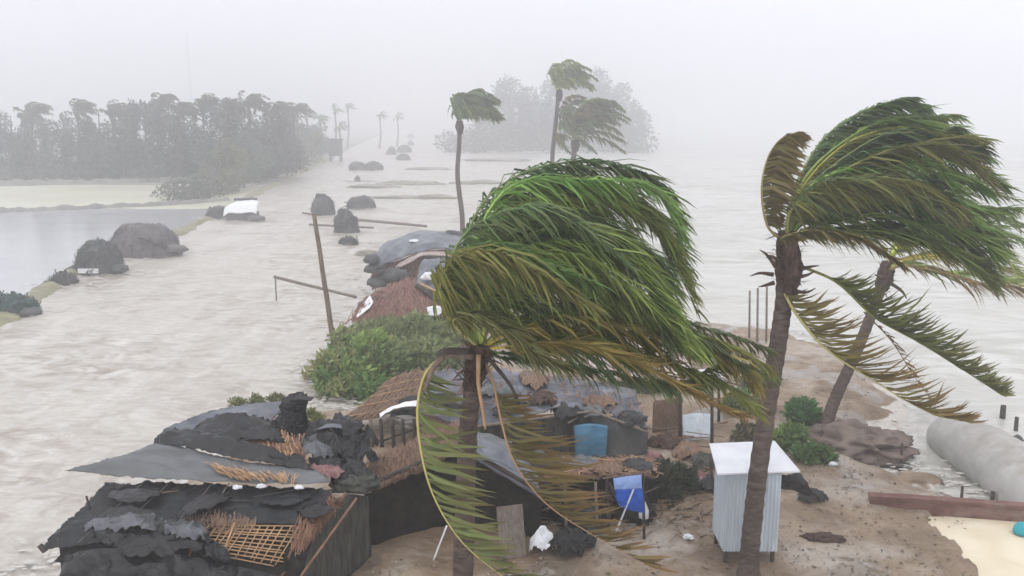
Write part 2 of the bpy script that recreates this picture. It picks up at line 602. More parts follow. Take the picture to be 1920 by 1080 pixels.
xs = np.arange(-13, 19, 0.1)
ys = np.concatenate([np.arange(9, 32, 0.11), np.arange(32, 74, 0.25)])
X, Y = np.meshgrid(xs, ys)
wob = 0.35 * waves(X, Y, 0.6, 3.0, 14, 3)
sd = poly_sd(X, Y, land_poly) + wob
sdy = poly_sd(X, Y, yard_poly) + 0.22 * waves(X, Y, 0.3, 1.5, 10, 5)
t = np.clip((sd + 0.3) / 2.6, 0, 1)
Zl = -0.35 + 0.78 * t * t * (3 - 2 * t)
Zl = np.where(sd < -.3, -0.35 + np.maximum(-1.2, (sd + .3) * .4), Zl)
Zl += np.clip(sd, 0, 1) * (0.045 * waves(X, Y, 0.3, .8, 26, 18) + 0.085 * waves(X, Y, 0.6, 2.4, 22, 8) + 0.07 * waves(X, Y, 2, 6, 8, 9))
Zl += 0.30 * np.exp(-(((X - G(1590, 835).x) / 1.3) ** 2 + ((Y - G(1590, 835).y) / 1.6) ** 2))     # mound under the leaning palm
for mp_, rr, hh in (((1690, 905), .9, .16), ((1560, 880), 1.0, .12), ((1620, 960), 1.1, .12), ((1480, 960), 1.2, .1)):
    g0 = G(*mp_)
    Zl += hh * np.exp(-(((X - g0.x) / rr) ** 2 + ((Y - g0.y) / rr) ** 2))
hole = G(1545, 1010, .4)
Zl -= 0.22 * np.exp(-(((X - hole.x) / .42) ** 2 + ((Y - hole.y) / .26) ** 2) ** 2)
Zl = np.where(sdy > -0.22, np.minimum(Zl, 0.36 - np.clip((sdy + .22) * 1.8, 0, 0.5)), Zl)
LX, LY, LZ = xs, ys, Zl


def land_z(x, y):
    i = min(max(int(np.searchsorted(LX, x)), 0), len(LX) - 1)
    j = min(max(int(np.searchsorted(LY, y)), 0), len(LY) - 1)
    return max(float(LZ[j, i]), -0.02)


def GL(px, py):
    """point of the sand surface under a pixel"""
    p = G(px, py, 0.35)
    for _ in range(4):
        p = G(px, py, land_z(p.x, p.y))
    return p


o = grid_obj('sand_ground', X, Y, Zl, M['sand'], keep=(sd > -4.0))
structure(o)

mb = MB()
yo = [G(*p, .33) for p in ((1690, 969), (1700, 1300), (2350, 1300), (2350, 962))]
mb.add([Vector((p.x, p.y, z)) for z in (0.02, 0.33) for p in yo], [(4, 5, 6, 7), (0, 1, 5, 4), (1, 2, 6, 5), (2, 3, 7, 6), (3, 0, 4, 7)])
structure(mb.build('concrete_yard', M['cream']))

# flood + sea sheet, rows spaced wider with distance
rows = [9.0]
while rows[-1] < 1300:
    rows.append(rows[-1] + max(0.10, rows[-1] * 0.0058))
rows = np.array(rows)
u = np.linspace(-1, 1, 460)


def sheet_water(name, m, side, seed):
    Yg = np.repeat(rows[:, None], len(u), 1)
    half = 8 + 0.72 * Yg
    Xg = u[None, :] * half
    dx = 2 * half / len(u)
    att = np.clip(1.4 - dx / 1.2, 0.0, 1)
    chop = (0.035 * waves(Xg, Yg, 0.35, 1.6, 30, seed, ang=math.radians(60), spread=1.5) + 0.11 * waves(Xg, Yg, 1.2, 5.0, 20, seed + 5, ang=math.radians(70), spread=1.4)) * att
    swell = 0.24 * waves(Xg, Yg, 4, 16, 10, seed + 1, ang=math.radians(82), spread=0.35, sharp=True) * np.clip(1.5 - dx / 5, 0, 1)
    div = np.interp(Yg, [9, 40, 75, 300, 1300], [-1, 2.5, 0, -3, -60])       # where the flooded track ends and the open sea begins
    s = np.clip((Xg - div) / 12 + .5, 0, 1)
    Zg = chop * (1 - 0.4 * s) + swell * (0.25 + 0.95 * s)
    left = Xg < bank_x(Yg) - 0.3
    Zg = np.where(left, -0.6, Zg)
    Zg = Zg * np.clip((Yg - 8) / 6, 0, 1) - 0.02
    keep = (Xg < div + 2.5) if side < 0 else (Xg > div - 1)
    if side < 0:
        keep &= Xg > bank_x(Yg) - 4
    else:
        Zg = Zg - 0.05 * np.clip((div + 1.5 - Xg) / 1.5, 0, 1) - .004
    return structure(grid_obj(name, Xg, Yg, Zg, m, keep=keep))


sheet_water('flood_water', M['flood'], -1, 21)
sheet_water('sea_water', M['sea'], 1, 21)


def strip_left(name, y0, y1, z, m, amp=0.0, margin=0.0):
    yy = np.arange(y0, y1 + .01, (y1 - y0) / 60)
    uu = np.linspace(0, 1, 120) ** 2
    xb = bank_x(yy) - margin
    Yg = np.repeat(yy[:, None], 120, 1)
    Xg = xb[:, None] - uu[None, :] * (70 + yy[:, None] * .6)
    Zg = z + amp * waves(Xg, Yg, 2, 8, 8, 5)
    return structure(grid_obj(name, Xg[:, ::-1], Yg, Zg[:, ::-1], m))


YB1, YB2 = G(200, 392).y, G(200, 347).y
strip_left('pond_water', 14, YB1, 0.03, M['pond'], 0.004)
strip_left('flooded_field', YB1 + .004, YB2, 0.05, M['field'], 0.01)
strip_left('marsh_ground', YB2 + .004, 1200, 0.10, M['marsh'], 0.0)


def ridge(name, pts, w, h, m, seed, n=200):
    c = cr(pts, n)
    mbr = MB()
    prof = [(-1, -.25), (-.6, .45), (-.2, .95), (.2, 1), (.65, .5), (1, -.25)]
    vv, fs = [], []
    r = random.Random(seed)
    for i, p in enumerate(c):
        tt = (c[min(i + 1, n - 1)] - c[max(i - 1, 0)])
        tt.z = 0
        tt.normalize()
        sdv = Vector((tt.y, -tt.x, 0))
        wv = 0.7 + 0.7 * noise.noise((i * .11, seed, 0)) + .15 * r.random()
        hv = 0.8 + 0.6 * noise.noise((i * .17, seed, 5)) + .2 * r.random()
        for a, b in prof:
            vv.append(p + sdv * (a * w * max(.35, wv)) + Vector((0, 0, b * h * max(.3, hv))))
    k = len(prof)
    for i in range(n - 1):
        for j in range(k - 1):
            fs.append((i * k + j, i * k + j + 1, (i + 1) * k + j + 1, (i + 1) * k + j))
    mbr.add(vv, fs)
    return mbr.build(name, m, smooth=True)


structure(ridge('track_bank', bank_pts, 1.0, 0.32, M['bank'], 2, 420))
structure(ridge('field_bank', [G(-500, 418), G(-200, 405), G(0, 398), G(200, 390), G(330, 384), G(425, 376)], 1.3, 0.5, M['bank_dark'], 4))
structure(ridge('field_bank', [G(-500, 352), G(-100, 350), G(100, 347), G(250, 344), G(400, 340)], 1.6, 0.9, M['bank_dark'], 5))

# ------------------------------------------------------------------ foliage tools
def leaf_cloud(mb, blobs, n, size, cols, seed, droop=0.0, wind=0.0, elong=1.6):
    r = np.random.RandomState(seed)
    vol = np.array([b[1][0] * b[1][1] * b[1][2] for b in blobs]) ** 0.75
    pick = r.choice(len(blobs), n, p=vol / vol.sum())
    cen = np.array([list(b[0]) for b in blobs])[pick]
    rad = np.array([list(b[1]) for b in blobs])[pick]
    d = r.normal(size=(n, 3))
    d /= np.linalg.norm(d, axis=1)[:, None]
    rr = 0.45 + 0.62 * r.rand(n) ** 0.6
    p = cen + d * rad * rr[:, None]
    a = r.normal(size=(n, 3)) + d * .5
    a[:, 2] -= droop
    a[:, 0] += wind
    a /= np.linalg.norm(a, axis=1)[:, None]
    b = np.cross(a, r.normal(size=(n, 3)))
    b /= np.linalg.norm(b, axis=1)[:, None]
    s = size * (0.6 + 0.8 * r.rand(n))[:, None]
    a = a * s * elong
    b = b * s * .5
    V = np.stack([p, p + a * .5 + b, p + a, p + a * .5 - b], 1).reshape(-1, 3)
    cols = np.array(cols)
    ci = r.randint(0, len(cols), len(blobs))[pick]
    cc = cols[ci] * (0.75 + 0.5 * r.rand(n))[:, None]
    sw = r.rand(n) < .25
    cc[sw] = cols[r.randint(0, len(cols), sw.sum())]
    C = np.repeat(cc, 4, 0)
    o_ = len(mb.v)
    mb.v.extend(map(tuple, V.tolist()))
    mb.c.extend(map(tuple, C.tolist()))
    F = (np.arange(n)[:, None] * 4 + np.arange(4)[None, :] + o_)
    mb.f.extend(map(tuple, F.tolist()))


W = Vector((1.0, 0.22, -0.10)).normalized()        # where the wind blows


def frond(root, pts, L=0.85, nleaf=62, col=(0.085, 0.105, 0.03), dead=0.25, rr=0.028, wind=0.9, grav=0.22, width=0.036, side=0.42, t0=0.14, seed=0, rcol=None, brown=(0.24, 0.13, 0.05), tanw=.40):
    r = random.Random(seed)
    n = 34
    c = cr(pts, n)
    length = sum((c[i + 1] - c[i]).length for i in range(n - 1))
    if rcol is None:
        rcol = (col[0] * 1.5 + .03, col[1] * 1.3 + .02, col[2] * 1.2)
    mr = MB()
    cc = []
    radii = [rr * (1.25 - 1.1 * (i / (n - 1)) ** .8) for i in range(n)]
    mr.tube(c, radii, 5, col=rcol)
    ro = mr.build('frond', M['rachis'], root, smooth=True)
    ml = MB()
    for i in range(nleaf):
        t = t0 + (1 - t0) * (i + r.random() * .7) / nleaf
        x = min(t, .999) * (n - 1)
        k = int(x)
        p = c[k].lerp(c[min(k + 1, n - 1)], x - k)
        tan = (c[min(k + 1, n - 1)] - c[max(k - 1, 0)]).normalized()
        sv = tan.cross(Vector((0, 0, 1)))
        if sv.length < .2:
            sv = tan.cross(Vector((0, 1, 0.2)))
        sv.normalize()
        nv = sv.cross(tan)
        prof = (0.45 + 0.55 * min(1, (t - t0) / .22)) * (1 - 0.62 * max(0, (t - .45) / .55) ** 1.3)
        for sg in (-1, 1):
            if r.random() < .06:
                continue
            ln = L * prof * (0.75 + .45 * r.random())
            gj = r.uniform(.5, 1.5)
            jit = Vector((r.gauss(0, 1), r.gauss(0, 1), r.gauss(0, 1)))
            d0 = (tan * (tanw + .15) + sv * (sg * side * 1.1) + nv * .08 + W * (wind * .45) + jit * .12).normalized()
            d1 = (tan * tanw + sv * (sg * side * .5) + W * wind + Vector((0, 0, -grav * gj)) + jit * .22).normalized()
            d2 = (tan * tanw * .6 + sv * (sg * side * .2) + W * wind * 1.1 + Vector((0, 0, -grav * 1.7 * gj)) + jit * .22).normalized()
            nn = (nv + Vector((r.gauss(0, .5), r.gauss(0, .5), r.gauss(0, .5)))).normalized()
            q0 = p
            q1 = q0 + d0 * ln * .25
            q2 = q1 + d1 * ln * .40
            q3 = q2 + d2 * ln * .35
            w1 = d1.cross(nn)
            if w1.length < .1:
                w1 = d1.cross(Vector((0, 0, 1)))
            w1.normalize()
            wd = width * (0.8 + .45 * r.random())
            vv = [q0 - w1 * wd * .25, q0 + w1 * wd * .25, q1 - w1 * wd * .5, q1 + w1 * wd * .5, q2 - w1 * wd * .42, q2 + w1 * wd * .42, q3]
            g = 0.62 + .8 * r.random()
            base = [col[0] * g, col[1] * g, col[2] * g]
            dd = dead * (0.3 + .8 * t) + (r.random() - .5) * .28
            dd = min(1, max(0, dd))
            tip = min(1, dd + .06 + .38 * dead)
            b0 = tuple(base[q] * (1 - dd * .75) + brown[q] * dd * .75 for q in range(3))
            b1 = tuple(base[q] * (1 - tip) + brown[q] * tip for q in range(3))
            ml.add(vv, [(0, 1, 3, 2), (2, 3, 5, 4), (4, 5, 6)], [b0, b0, b0, b0, b1, b1, b1])
    stuff(ml.build('leaflets', M['leaf'], ro))
    return ro


def palm_trunk(root, pts, r0, r1, n=26, ring=True, name='trunk'):
    c = cr(pts, n * 3)
    m_ = MB()
    radii = []
    for i in range(len(c)):
        t = i / (len(c) - 1)
        r = r0 + (r1 - r0) * min(1, t * 1.15) + r0 * .55 * max(0, 1 - t * 9) ** 2
        if ring:
            r *= 1 + (.05 if i % 3 == 0 else -.02)
        radii.append(r)
    m_.tube(c, radii, 12, wob=.05)
    return m_.build(name, M['bark'], root, smooth=True)


def ragged(mb_, a, b, r, n, seed):
    q = random.Random(seed)
    ax = (b - a).normalized()
    for _ in range(n):
        t_ = q.random()
        ang = q.random() * 6.283
        d = Vector((math.cos(ang), math.sin(ang), 0))
        p = a.lerp(b, t_) + d * r * .75
        up_v = (ax * q.uniform(-.5, 1) + d * q.uniform(.2, .9)).normalized()
        l_ = q.uniform(.12, .38)
        w_ = Vector((-d.y, d.x, 0)) * q.uniform(.015, .05)
        mb_.add([p - w_, p + w_, p + up_v * l_ * .6 + w_ * .8, p + up_v * l_ - Vector((0, 0, .05 * q.random())), p + up_v * l_ * .6 - w_ * .8], [(0, 1, 2, 4), (4, 2, 3)])


# ------------------------------------------------------------------ the three near coconut palms
GR = (0.155, 0.255, 0.06)      # fresh green
OL = (0.235, 0.310, 0.070)      # olive
DK = (0.100, 0.165, 0.062)      # dark green
YL = (0.40, 0.36, 0.09)       # yellowing
BR = (0.20, 0.12, 0.05)       # dying


def crown(root, fronds, Y0, fill, seed, spread=26, dyj=.8, **kw):
    r = random.Random(seed)
    k = 0
    for f in fronds:
        pts, opt = f
        frond(root, [P(x, y, Y0 + d) for x, y, d in pts], seed=seed * 100 + k, **{**kw, **opt})
        k += 1
    main = [f for f in fronds if f[1].get('fillable', True) and 'nofill' not in f[1]]
    return k


def make_crown(root, specs, Y0, pairs, seed, kw):
    r = random.Random(seed)
    for k, (pts, opt) in enumerate(specs):
        frond(root, [P(x, y, Y0 + d) for x, y, d in pts], seed=seed * 100 + k, **{**kw, **opt})
    k = 50
    for (a, b, num, cols) in pairs:
        ca = cr([Vector(p) for p in specs[a][0]], 6)
        cb = cr([Vector(p) for p in specs[b][0]], 6)
        for q in range(num):
            f = (q + .3 + .4 * r.random()) / num
            dj = (r.random() - .5) * 1.6
            pts = []
            for i in range(6):
                p = ca[i].lerp(cb[i], f)
                jx, jy = r.gauss(0, 9) * i / 3, r.gauss(0, 9) * i / 3
                pts.append(P(p.x + jx, p.y + jy, Y0 + p.z + dj * i / 5))
            cc = r.choice(cols)
            bb = r.uniform(.65, 1.45)
            cc = (cc[0] * bb * r.uniform(.85, 1.25), cc[1] * bb, cc[2] * bb)
            frond(root, pts, seed=seed * 100 + k, **{**kw, 'col': cc, 'dead': .03 + .14 * r.random()})
            k += 1


# nearest palm, crown below the horizon
YA = 14.0
baseA = P(858, 1503, YA)
baseA.z = land_z(baseA.x, baseA.y)
palm = thing('coconut_palm', baseA, 'bushy green coconut palm bent by wind with a torn frond hanging down its trunk', 'palm tree', 'coconut palms bent by the wind')
palm_trunk(palm, [baseA, P(862, 1250, YA), P(868, 1080, YA), P(874, 900, YA), P(880, 780, YA), P(893, 690, YA), P(905, 645, YA)], .21, .135)
kw = dict(L=1.12, nleaf=165, width=.037, rr=.024, grav=.72, wind=.75)
C0 = (900, 655, 0)
specA = [
    ([C0, (862, 545, .3), (893, 400, .8), (985, 322, 1.2), (1110, 304, 1.4), (1215, 335, 1.5), (1268, 420, 1.5)], dict(col=DK, dead=.05)),
    ([C0, (880, 540, .2), (940, 410, .5), (1045, 362, .8), (1150, 372, 1.0), (1232, 430, 1.1), (1280, 530, 1.1)], dict(col=OL, dead=.12)),
    ([C0, (890, 545, 0), (965, 455, .2), (1060, 425, .3), (1160, 465, .5), (1225, 545, .6), (1262, 640, .6)], dict(col=OL, dead=.15)),
    ([C0, (895, 570, -.1), (970, 505, -.2), (1080, 505, -.1), (1195, 575, .1), (1300, 665, .3)], dict(col=GR, dead=.2)),
    ([C0, (838, 590, -.5), (826, 525, -.8), (862, 482, -1.0), (930, 476, -1.2), (1010, 515, -1.3), (1105, 575, -1.3)], dict(col=(.19, .20, .05), dead=.10, rcol=(.50, .44, .09), grav=.85, L=1.15, wind=.7)),
    ([C0, (850, 605, -.7), (885, 592, -1.0), (935, 612, -1.2), (1000, 660, -1.4), (1060, 690, -1.4)], dict(col=(.15, .17, .06), dead=.15, rcol=(.42, .38, .12), grav=.6, L=.8)),
    ([C0, (965, 605, 0), (1090, 580, .2), (1230, 605, .5), (1360, 650, .8), (1440, 690, 1.0)], dict(col=OL, dead=.35)),
    ([C0, (960, 650, -.2), (1080, 645, -.3), (1210, 690, -.3), (1310, 745, -.3), (1395, 780, -.3)], dict(col=YL, dead=.6, grav=.3, L=.8)),
    ([C0, (945, 672, .1), (1040, 680, .3), (1140, 700, .5), (1220, 720, .6), (1290, 720, .7)], dict(col=DK, dead=.1, L=.6)),
    ([C0, (850, 664, -.2), (803, 692, -.4), (783, 760, -.6), (790, 850, -.8), (815, 935, -1.0), (865, 1015, -1.2), (935, 1075, -1.3), (1000, 1115, -1.3)],
     dict(col=(.15, .19, .065), dead=.16, rcol=(.44, .38, .12), L=1.12, nleaf=44, grav=.12, wind=1.3, side=.10, width=.066, t0=.25, rr=.028, tanw=.12)),
    ([C0, (925, 720, -.3), (940, 790, -.6), (965, 868, -.9), (1025, 945, -1.1), (1115, 1005, -1.3), (1215, 1060, -1.4)],
     dict(col=(.13, .13, .045), dead=.5, rcol=(.34, .20, .11), L=1.25, nleaf=52, grav=-.02, wind=1.3, side=.12, width=.055, t0=.20, tanw=.05)),
    ([C0, (880, 560, .5), (905, 460, 1.4), (980, 400, 2.0), (1080, 390, 2.2), (1190, 430, 2.3)], dict(col=DK, dead=.1)),
]
pairsA = [(0, 1, 4, [DK, GR]), (1, 2, 5, [GR, DK, OL]), (2, 3, 5, [OL, GR, DK]), (3, 6, 4, [OL, GR, DK]), (6, 7, 2, [OL, YL]), (0, 4, 3, [DK, GR]), (6, 8, 3, [DK, GR]), (11, 3, 3, [DK, DK])]
make_crown(palm, specA, YA, pairsA, 3, kw)
m_ = MB()
m_.tube(cr([P(900, 645, YA), P(893, 685, YA), P(884, 730, YA)], 12), [.2, .21, .22, .22, .21, .2, .19, .18, .17, .16, .16, .15], 12, wob=.25)
ragged(m_, P(886, 725, YA), P(900, 650, YA), .2, 70, 11)
m_.build('fibre_collar', M['fibre'], palm)
for pts, rad, mm in (([(897, 665, -.25), (897, 720, -.32), (905, 770, -.36), (910, 805, -.36)], .035, 'bamboo'), ([(885, 668, -.2), (840, 666, -.4), (812, 690, -.5), (798, 730, -.55)], .055, 'wood_pole'),
                     ([(915, 670, -.2), (955, 720, -.3), (975, 760, -.4)], .035, 'wood_dark'), ([(880, 660, -.2), (835, 658, -.5), (818, 668, -.6)], .06, 'wood_dark')):
    m_ = MB()
    m_.tube(cr([P(x, y, YA + d) for x, y, d in pts], 10), [rad * (1.2 - .07 * i) for i in range(10)], 6)
    m_.build('dead_stalk', M[mm], palm, smooth=True)

# tall palm on the right
YR = 17.4
baseR = GL(1402, 1094)
palm2 = thing('coconut_palm', baseR, 'tallest coconut palm, crown streaming right above the horizon, trunk before the white shed', 'palm tree', 'coconut palms bent by the wind')
palm_trunk(palm2, [baseR, P(1408, 1010, baseR.y), P(1420, 900, baseR.y), P(1438, 770, 17.6), P(1458, 650, YR), P(1470, 560, YR), P(1476, 470, YR)], .20, .165)
C1 = (1474, 455, 0)
kw2 = dict(L=1.2, nleaf=165, width=.040, rr=.028, wind=.95, grav=.42)
specR = [
    ([C1, (1440, 425, -.2), (1428, 360, -.5), (1438, 300, -.7), (1462, 262, -.9), (1492, 250, -1.0)], dict(col=(.21, .19, .07), dead=.3, L=.85, rcol=(.36, .30, .12), side=.15, wind=1.4, t0=.2, width=.06, tanw=.1)),
    ([C1, (1492, 355, .2), (1540, 265, .5), (1610, 212, .8), (1675, 190, 1.0), (1708, 184, 1.1)], dict(col=DK, dead=.02, L=.8)),
    ([C1, (1500, 350, .1), (1568, 275, .2), (1665, 232, .4), (1760, 238, .6), (1822, 262, .7)], dict(col=GR, dead=.08)),
    ([C1, (1505, 365, -.2), (1585, 300, -.4), (1690, 272, -.5), (1790, 300, -.5), (1870, 350, -.5)], dict(col=DK, dead=.04)),
    ([C1, (1482, 395, -.5), (1540, 352, -.9), (1630, 338, -1.2), (1715, 350, -1.4), (1790, 395, -1.5)], dict(col=(.20, .22, .055), dead=.12, rcol=(.40, .36, .12), grav=.6)),
    ([C1, (1515, 410, -.1), (1610, 375, -.2), (1730, 395, -.2), (1810, 430, -.2), (1872, 470, -.2)], dict(col=DK, dead=.06)),
    ([C1, (1468, 445, -.6), (1520, 432, -1.0), (1585, 440, -1.3), (1640, 465, -1.4), (1690, 500, -1.5)], dict(col=(.14, .13, .04), dead=.22, rcol=(.38, .33, .13), grav=.5, L=.6)),
    ([C1, (1530, 445, -.1), (1650, 440, -.2), (1740, 465, -.3), (1805, 490, -.3), (1860, 520, -.3)], dict(col=(.22, .26, .05), dead=.2)),
    ([(1462, 530, 0), (1492, 588, -.4), (1550, 655, -.7), (1640, 715, -1.0), (1735, 770, -1.2), (1810, 790, -1.3)], dict(col=(.19, .18, .05), dead=.45, L=1.2, rcol=(.40, .36, .14), wind=1.1, grav=-.32, side=.14, t0=.06, tanw=.12, width=.06, nleaf=80)),
    ([(1505, 500, .2), (1570, 530, .2), (1640, 595, .1), (1720, 640, 0), (1800, 690, -.1), (1880, 742, -.2)], dict(col=(.12, .155, .035), dead=.12, L=1.05, wind=1.0, grav=-.28, side=.25, t0=.14, tanw=.15, width=.055)),
    ([(1620, 585, .1), (1672, 640, .1), (1710, 700, .1), (1742, 745, .1)], dict(col=BR, dead=.4, L=.3, nleaf=24, rr=.014, rcol=(.12, .10, .05))),
]
pairsR = [(1, 2, 3, [DK, GR]), (2, 3, 4, [DK, GR, OL]), (3, 4, 3, [DK, GR]), (4, 5, 3, [GR, DK, OL]), (5, 7, 4, [DK, GR, DK]), (3, 5, 3, [GR, (.12, .15, .035)]), (2, 5, 3, [DK])]
make_crown(palm2, specR, YR, pairsR, 5, kw2)
m_ = MB()
m_.tube(cr([P(1478, 432, YR), P(1478, 480, YR), P(1478, 520, YR), P(1472, 548, YR)], 14), [.17, .19, .21, .23, .24, .25, .26, .26, .25, .24, .22, .20, .19, .17], 14, wob=.3)
ragged(m_, P(1476, 545, YR), P(1478, 435, YR), .24, 90, 12)
m_.build('fibre_collar', M['fibre'], palm2)
for pts in ([(1455, 500), (1438, 478), (1424, 468)], [(1450, 515), (1425, 512), (1406, 518)], [(1452, 530), (1435, 535), (1422, 538)], [(1460, 490), (1446, 480), (1436, 484)],
            [(1495, 520), (1515, 515), (1528, 508)], [(1500, 505), (1520, 500), (1536, 498)], [(1488, 545), (1512, 548), (1530, 540)]):
    m_ = MB()
    m_.tube(cr([P(x, y, YR - .2) for x, y in pts], 8), [.05, .042, .036, .03, .026, .02, .014, .006], 5)
    m_.build('frond_stub', M['fibre'], palm2, smooth=True)

# leaning palm behind it
YT = G(1545, 802, .3).y
baseT = GL(1545, 806)
palm3 = thing('coconut_palm', baseT, 'leaning coconut palm rooted in a sand mound right of the tallest palm', 'palm tree', 'coconut palms bent by the wind')
palm_trunk(palm3, [baseT, P(1565, 750, YT), P(1592, 690, YT), P(1622, 620, YT), P(1645, 560, YT), P(1662, 512, YT), P(1668, 490, YT)], .20, .145)
C2 = (1664, 508, 0)
specT = [
    ([C2, (1690, 498, -.6), (1745, 505, -1.0), (1810, 525, -1.4), (1875, 535, -1.8), (1935, 545, -2.0)], dict(col=(.22, .17, .06), dead=.45, rcol=(.40, .33, .12), grav=.55)),
    ([C2, (1680, 470, 0), (1730, 440, 0), (1800, 445, .2), (1870, 480, .3), (1930, 530, .4)], dict(col=OL, dead=.2)),
    ([C2, (1690, 455, .4), (1750, 400, .6), (1830, 395, .8), (1890, 420, .8), (1935, 430, .9)], dict(col=GR, dead=.15)),
    ([C2, (1675, 460, .5), (1710, 390, .8), (1780, 340, 1.0), (1840, 330, 1.1), (1885, 350, 1.2)], dict(col=GR, dead=.1)),
    ([C2, (1695, 485, .2), (1760, 475, .4), (1830, 490, .5), (1880, 505, .6), (1925, 520, .6)], dict(col=YL, dead=.4)),
]
make_crown(palm3, specT, YT, [(1, 2, 2, [OL, GR]), (0, 4, 2, [YL, OL]), (2, 3, 2, [GR])], 7, dict(L=1.3, nleaf=60, width=.06, rr=.05))
m_ = MB()
m_.tube(cr([P(1664, 490, YT), P(1660, 520, YT), P(1652, 545, YT)], 8), [.16, .2, .23, .25, .25, .24, .21, .17], 10, wob=.35)
ragged(m_, P(1650, 550, YT), P(1666, 495, YT), .24, 50, 13)
m_.build('fibre_collar', M['fibre'], palm3)
for pts in ([(1660, 530), (1640, 560), (1622, 590)], [(1668, 530), (1690, 545), (1700, 560)], [(1655, 520), (1640, 515)]):
    m_ = MB()
    pp = [P(x, y, YT - .3) for x, y in pts]
    m_.tube(cr(pp, 6), [.06, .055, .05, .04, .03, .015], 5)
    m_.build('frond_stub', M['fibre'], palm3, smooth=True)


# ------------------------------------------------------------------ farther palms, blown to one side
def blown_palm(name, base, trunk_pts, r0, r1, nf, L, leaf, label, seed, group, cols, nleaf=26, width=.1, W2=None, up=.9, elo=5, bend0=.05):
    r = random.Random(seed)
    root = thing(name, base, label, 'palm tree', group)
    palm_trunk(root, trunk_pts, r0, r1, n=10, ring=False)
    c = Vector(trunk_pts[-1])
    Wd = (W2 or W)
    for i in range(nf):
        az = 2 * math.pi * (i + r.random() * .6) / nf
        el = math.radians(r.uniform(elo, 85))
        d = Vector((math.cos(az) * math.cos(el), math.sin(az) * math.cos(el), math.sin(el) * up))
        pts, p = [c], c.copy()
        ll = L * r.uniform(.75, 1.1)
        for s in range(6):
            d = (d * .85 + Wd * (bend0 + .11 * s) + Vector((0, 0, -.09 * s))).normalized()
            p = p + d * (ll / 6)
            pts.append(p.copy())
        frond(root, pts, L=leaf, nleaf=nleaf, col=r.choice(cols), dead=.2, rr=.05, width=width, seed=seed * 37 + i, grav=.75, wind=.7)
    m2 = MB()
    m2.tube([c - Vector((0, 0, 1.1)), c - Vector((0, 0, .5)), c], [r1 * 1.2, r1 * 2.0, r1 * 1.5], 8, wob=.4)
    m2.build('fibre_collar', M['fibre'], root)
    return root


b1 = G(868, 448, .1)
blown_palm('slender_palm', b1, [b1, P(866, 400, b1.y), P(858, 330, b1.y), P(861, 270, b1.y), P(862, 226, b1.y)], .22, .18, 30, 4.0, 1.5,
           'slender lone palm with a drooping crown behind the blue-grey tarpaulin hut', 31, 'windblown palms across the water', [DK, DK, GR], width=.17, nleaf=34, up=1.5, elo=25)
b2 = G(1036, 412, .1)
blown_palm('slender_palm', b2, [b2, P(1034, 360, b2.y), P(1036, 290, b2.y), P(1042, 230, b2.y), P(1048, 168, b2.y)], .25, .2, 22, 4.2, 1.4,
           'tall upright palm rising behind the crown of the bushy near palm', 32, 'windblown palms across the water', [OL, OL, GR], width=.15, nleaf=30, up=1.6, elo=25)
b3 = G(1076, 420, .1)
blown_palm('slender_palm', b3, [b3, P(1074, 370, b3.y), P(1075, 310, b3.y), P(1078, 262, b3.y)], .30, .25, 32, 6.4, 1.5,
           'shaggy palm streaming right, with brown dead leaves, beside the tall upright palm', 33, 'windblown palms across the water', [(.12, .14, .04), GR, DK, (.16, .14, .06)], width=.16, nleaf=38, up=1.9, elo=0)

# ------------------------------------------------------------------ tree belts
TG = [(0.10, 0.115, 0.088), (0.125, 0.135, 0.10), (0.088, 0.10, 0.082), (0.135, 0.135, 0.10)]


def make_tree(name, h, w, n, leaf, seed, cols, slim=1.0, trunk=True, label='', group=None, cat='tree'):
    r = random.Random(seed)
    root = thing(name, (0, 0, 0), label, cat, group)
    mt = MB()
    bend = r.uniform(.2, .9)
    tp = [Vector((0, 0, -.3)), Vector((bend * .2, 0, h * .3)), Vector((bend * .6, .2, h * .6)), Vector((bend, .2, h * .9))]
    c = cr(tp, 12)
    mt.tube(c, [h * .022 * (1.15 - i / 12) for i in range(12)], 6)
    blobs = []
    for k in range(17):
        f = r.uniform(.22, 1.0)
        cc = c[min(11, int(f * 11))]
        ang = r.random() * 6.28
        rr = w * (.16 + .42 * math.sin(math.pi * min(1, f * 1.02)) ** .7) * r.uniform(.5, 1)
        p = cc + Vector((math.cos(ang) * rr + .25 * f, math.sin(ang) * rr, r.uniform(-.3, .5)))
        s = w * r.uniform(.09, .21)
        blobs.append((p, (s, s, s * r.uniform(.8, 1.7) * slim)))
        if k % 2 == 0:
            q = c[min(11, max(2, int(f * 11) - 2))]
            mt.tube([q, q.lerp(p, .6) + Vector((0, 0, .2)), p], [h * .008, h * .005, h * .002], 4)
    mt.build('trunk', M['farbark'], root, smooth=True)
    mc = MB()
    leaf_cloud(mc, blobs, n, leaf, cols, seed, wind=.8)
    mc.build('crown', M['foliage'], root)
    return root


def bush_mass(mb, pts, n_each, size, cols, seed, h=(1, 2), w=(1, 2)):
    r = random.Random(seed)
    blobs = []
    for p in pts:
        hh = r.uniform(*h)
        ww = r.uniform(*w)
        blobs.append((Vector(p) + Vector((0, 0, hh * .45)), (ww, ww, hh * .6)))
    leaf_cloud(mb, blobs, n_each * len(blobs), size, cols, seed, wind=.6)


protos = []
for k in range(6):
    h = [11.5, 10.5, 12.5, 9.5, 11, 13][k]
    protos.append((h, k))
TREE_LABEL = 'broad grey-green rain-hazed tree in the belt behind the flooded field'
ROAD_LABEL = 'hazy tree in the row along the flooded track, left of it'
bases = {}


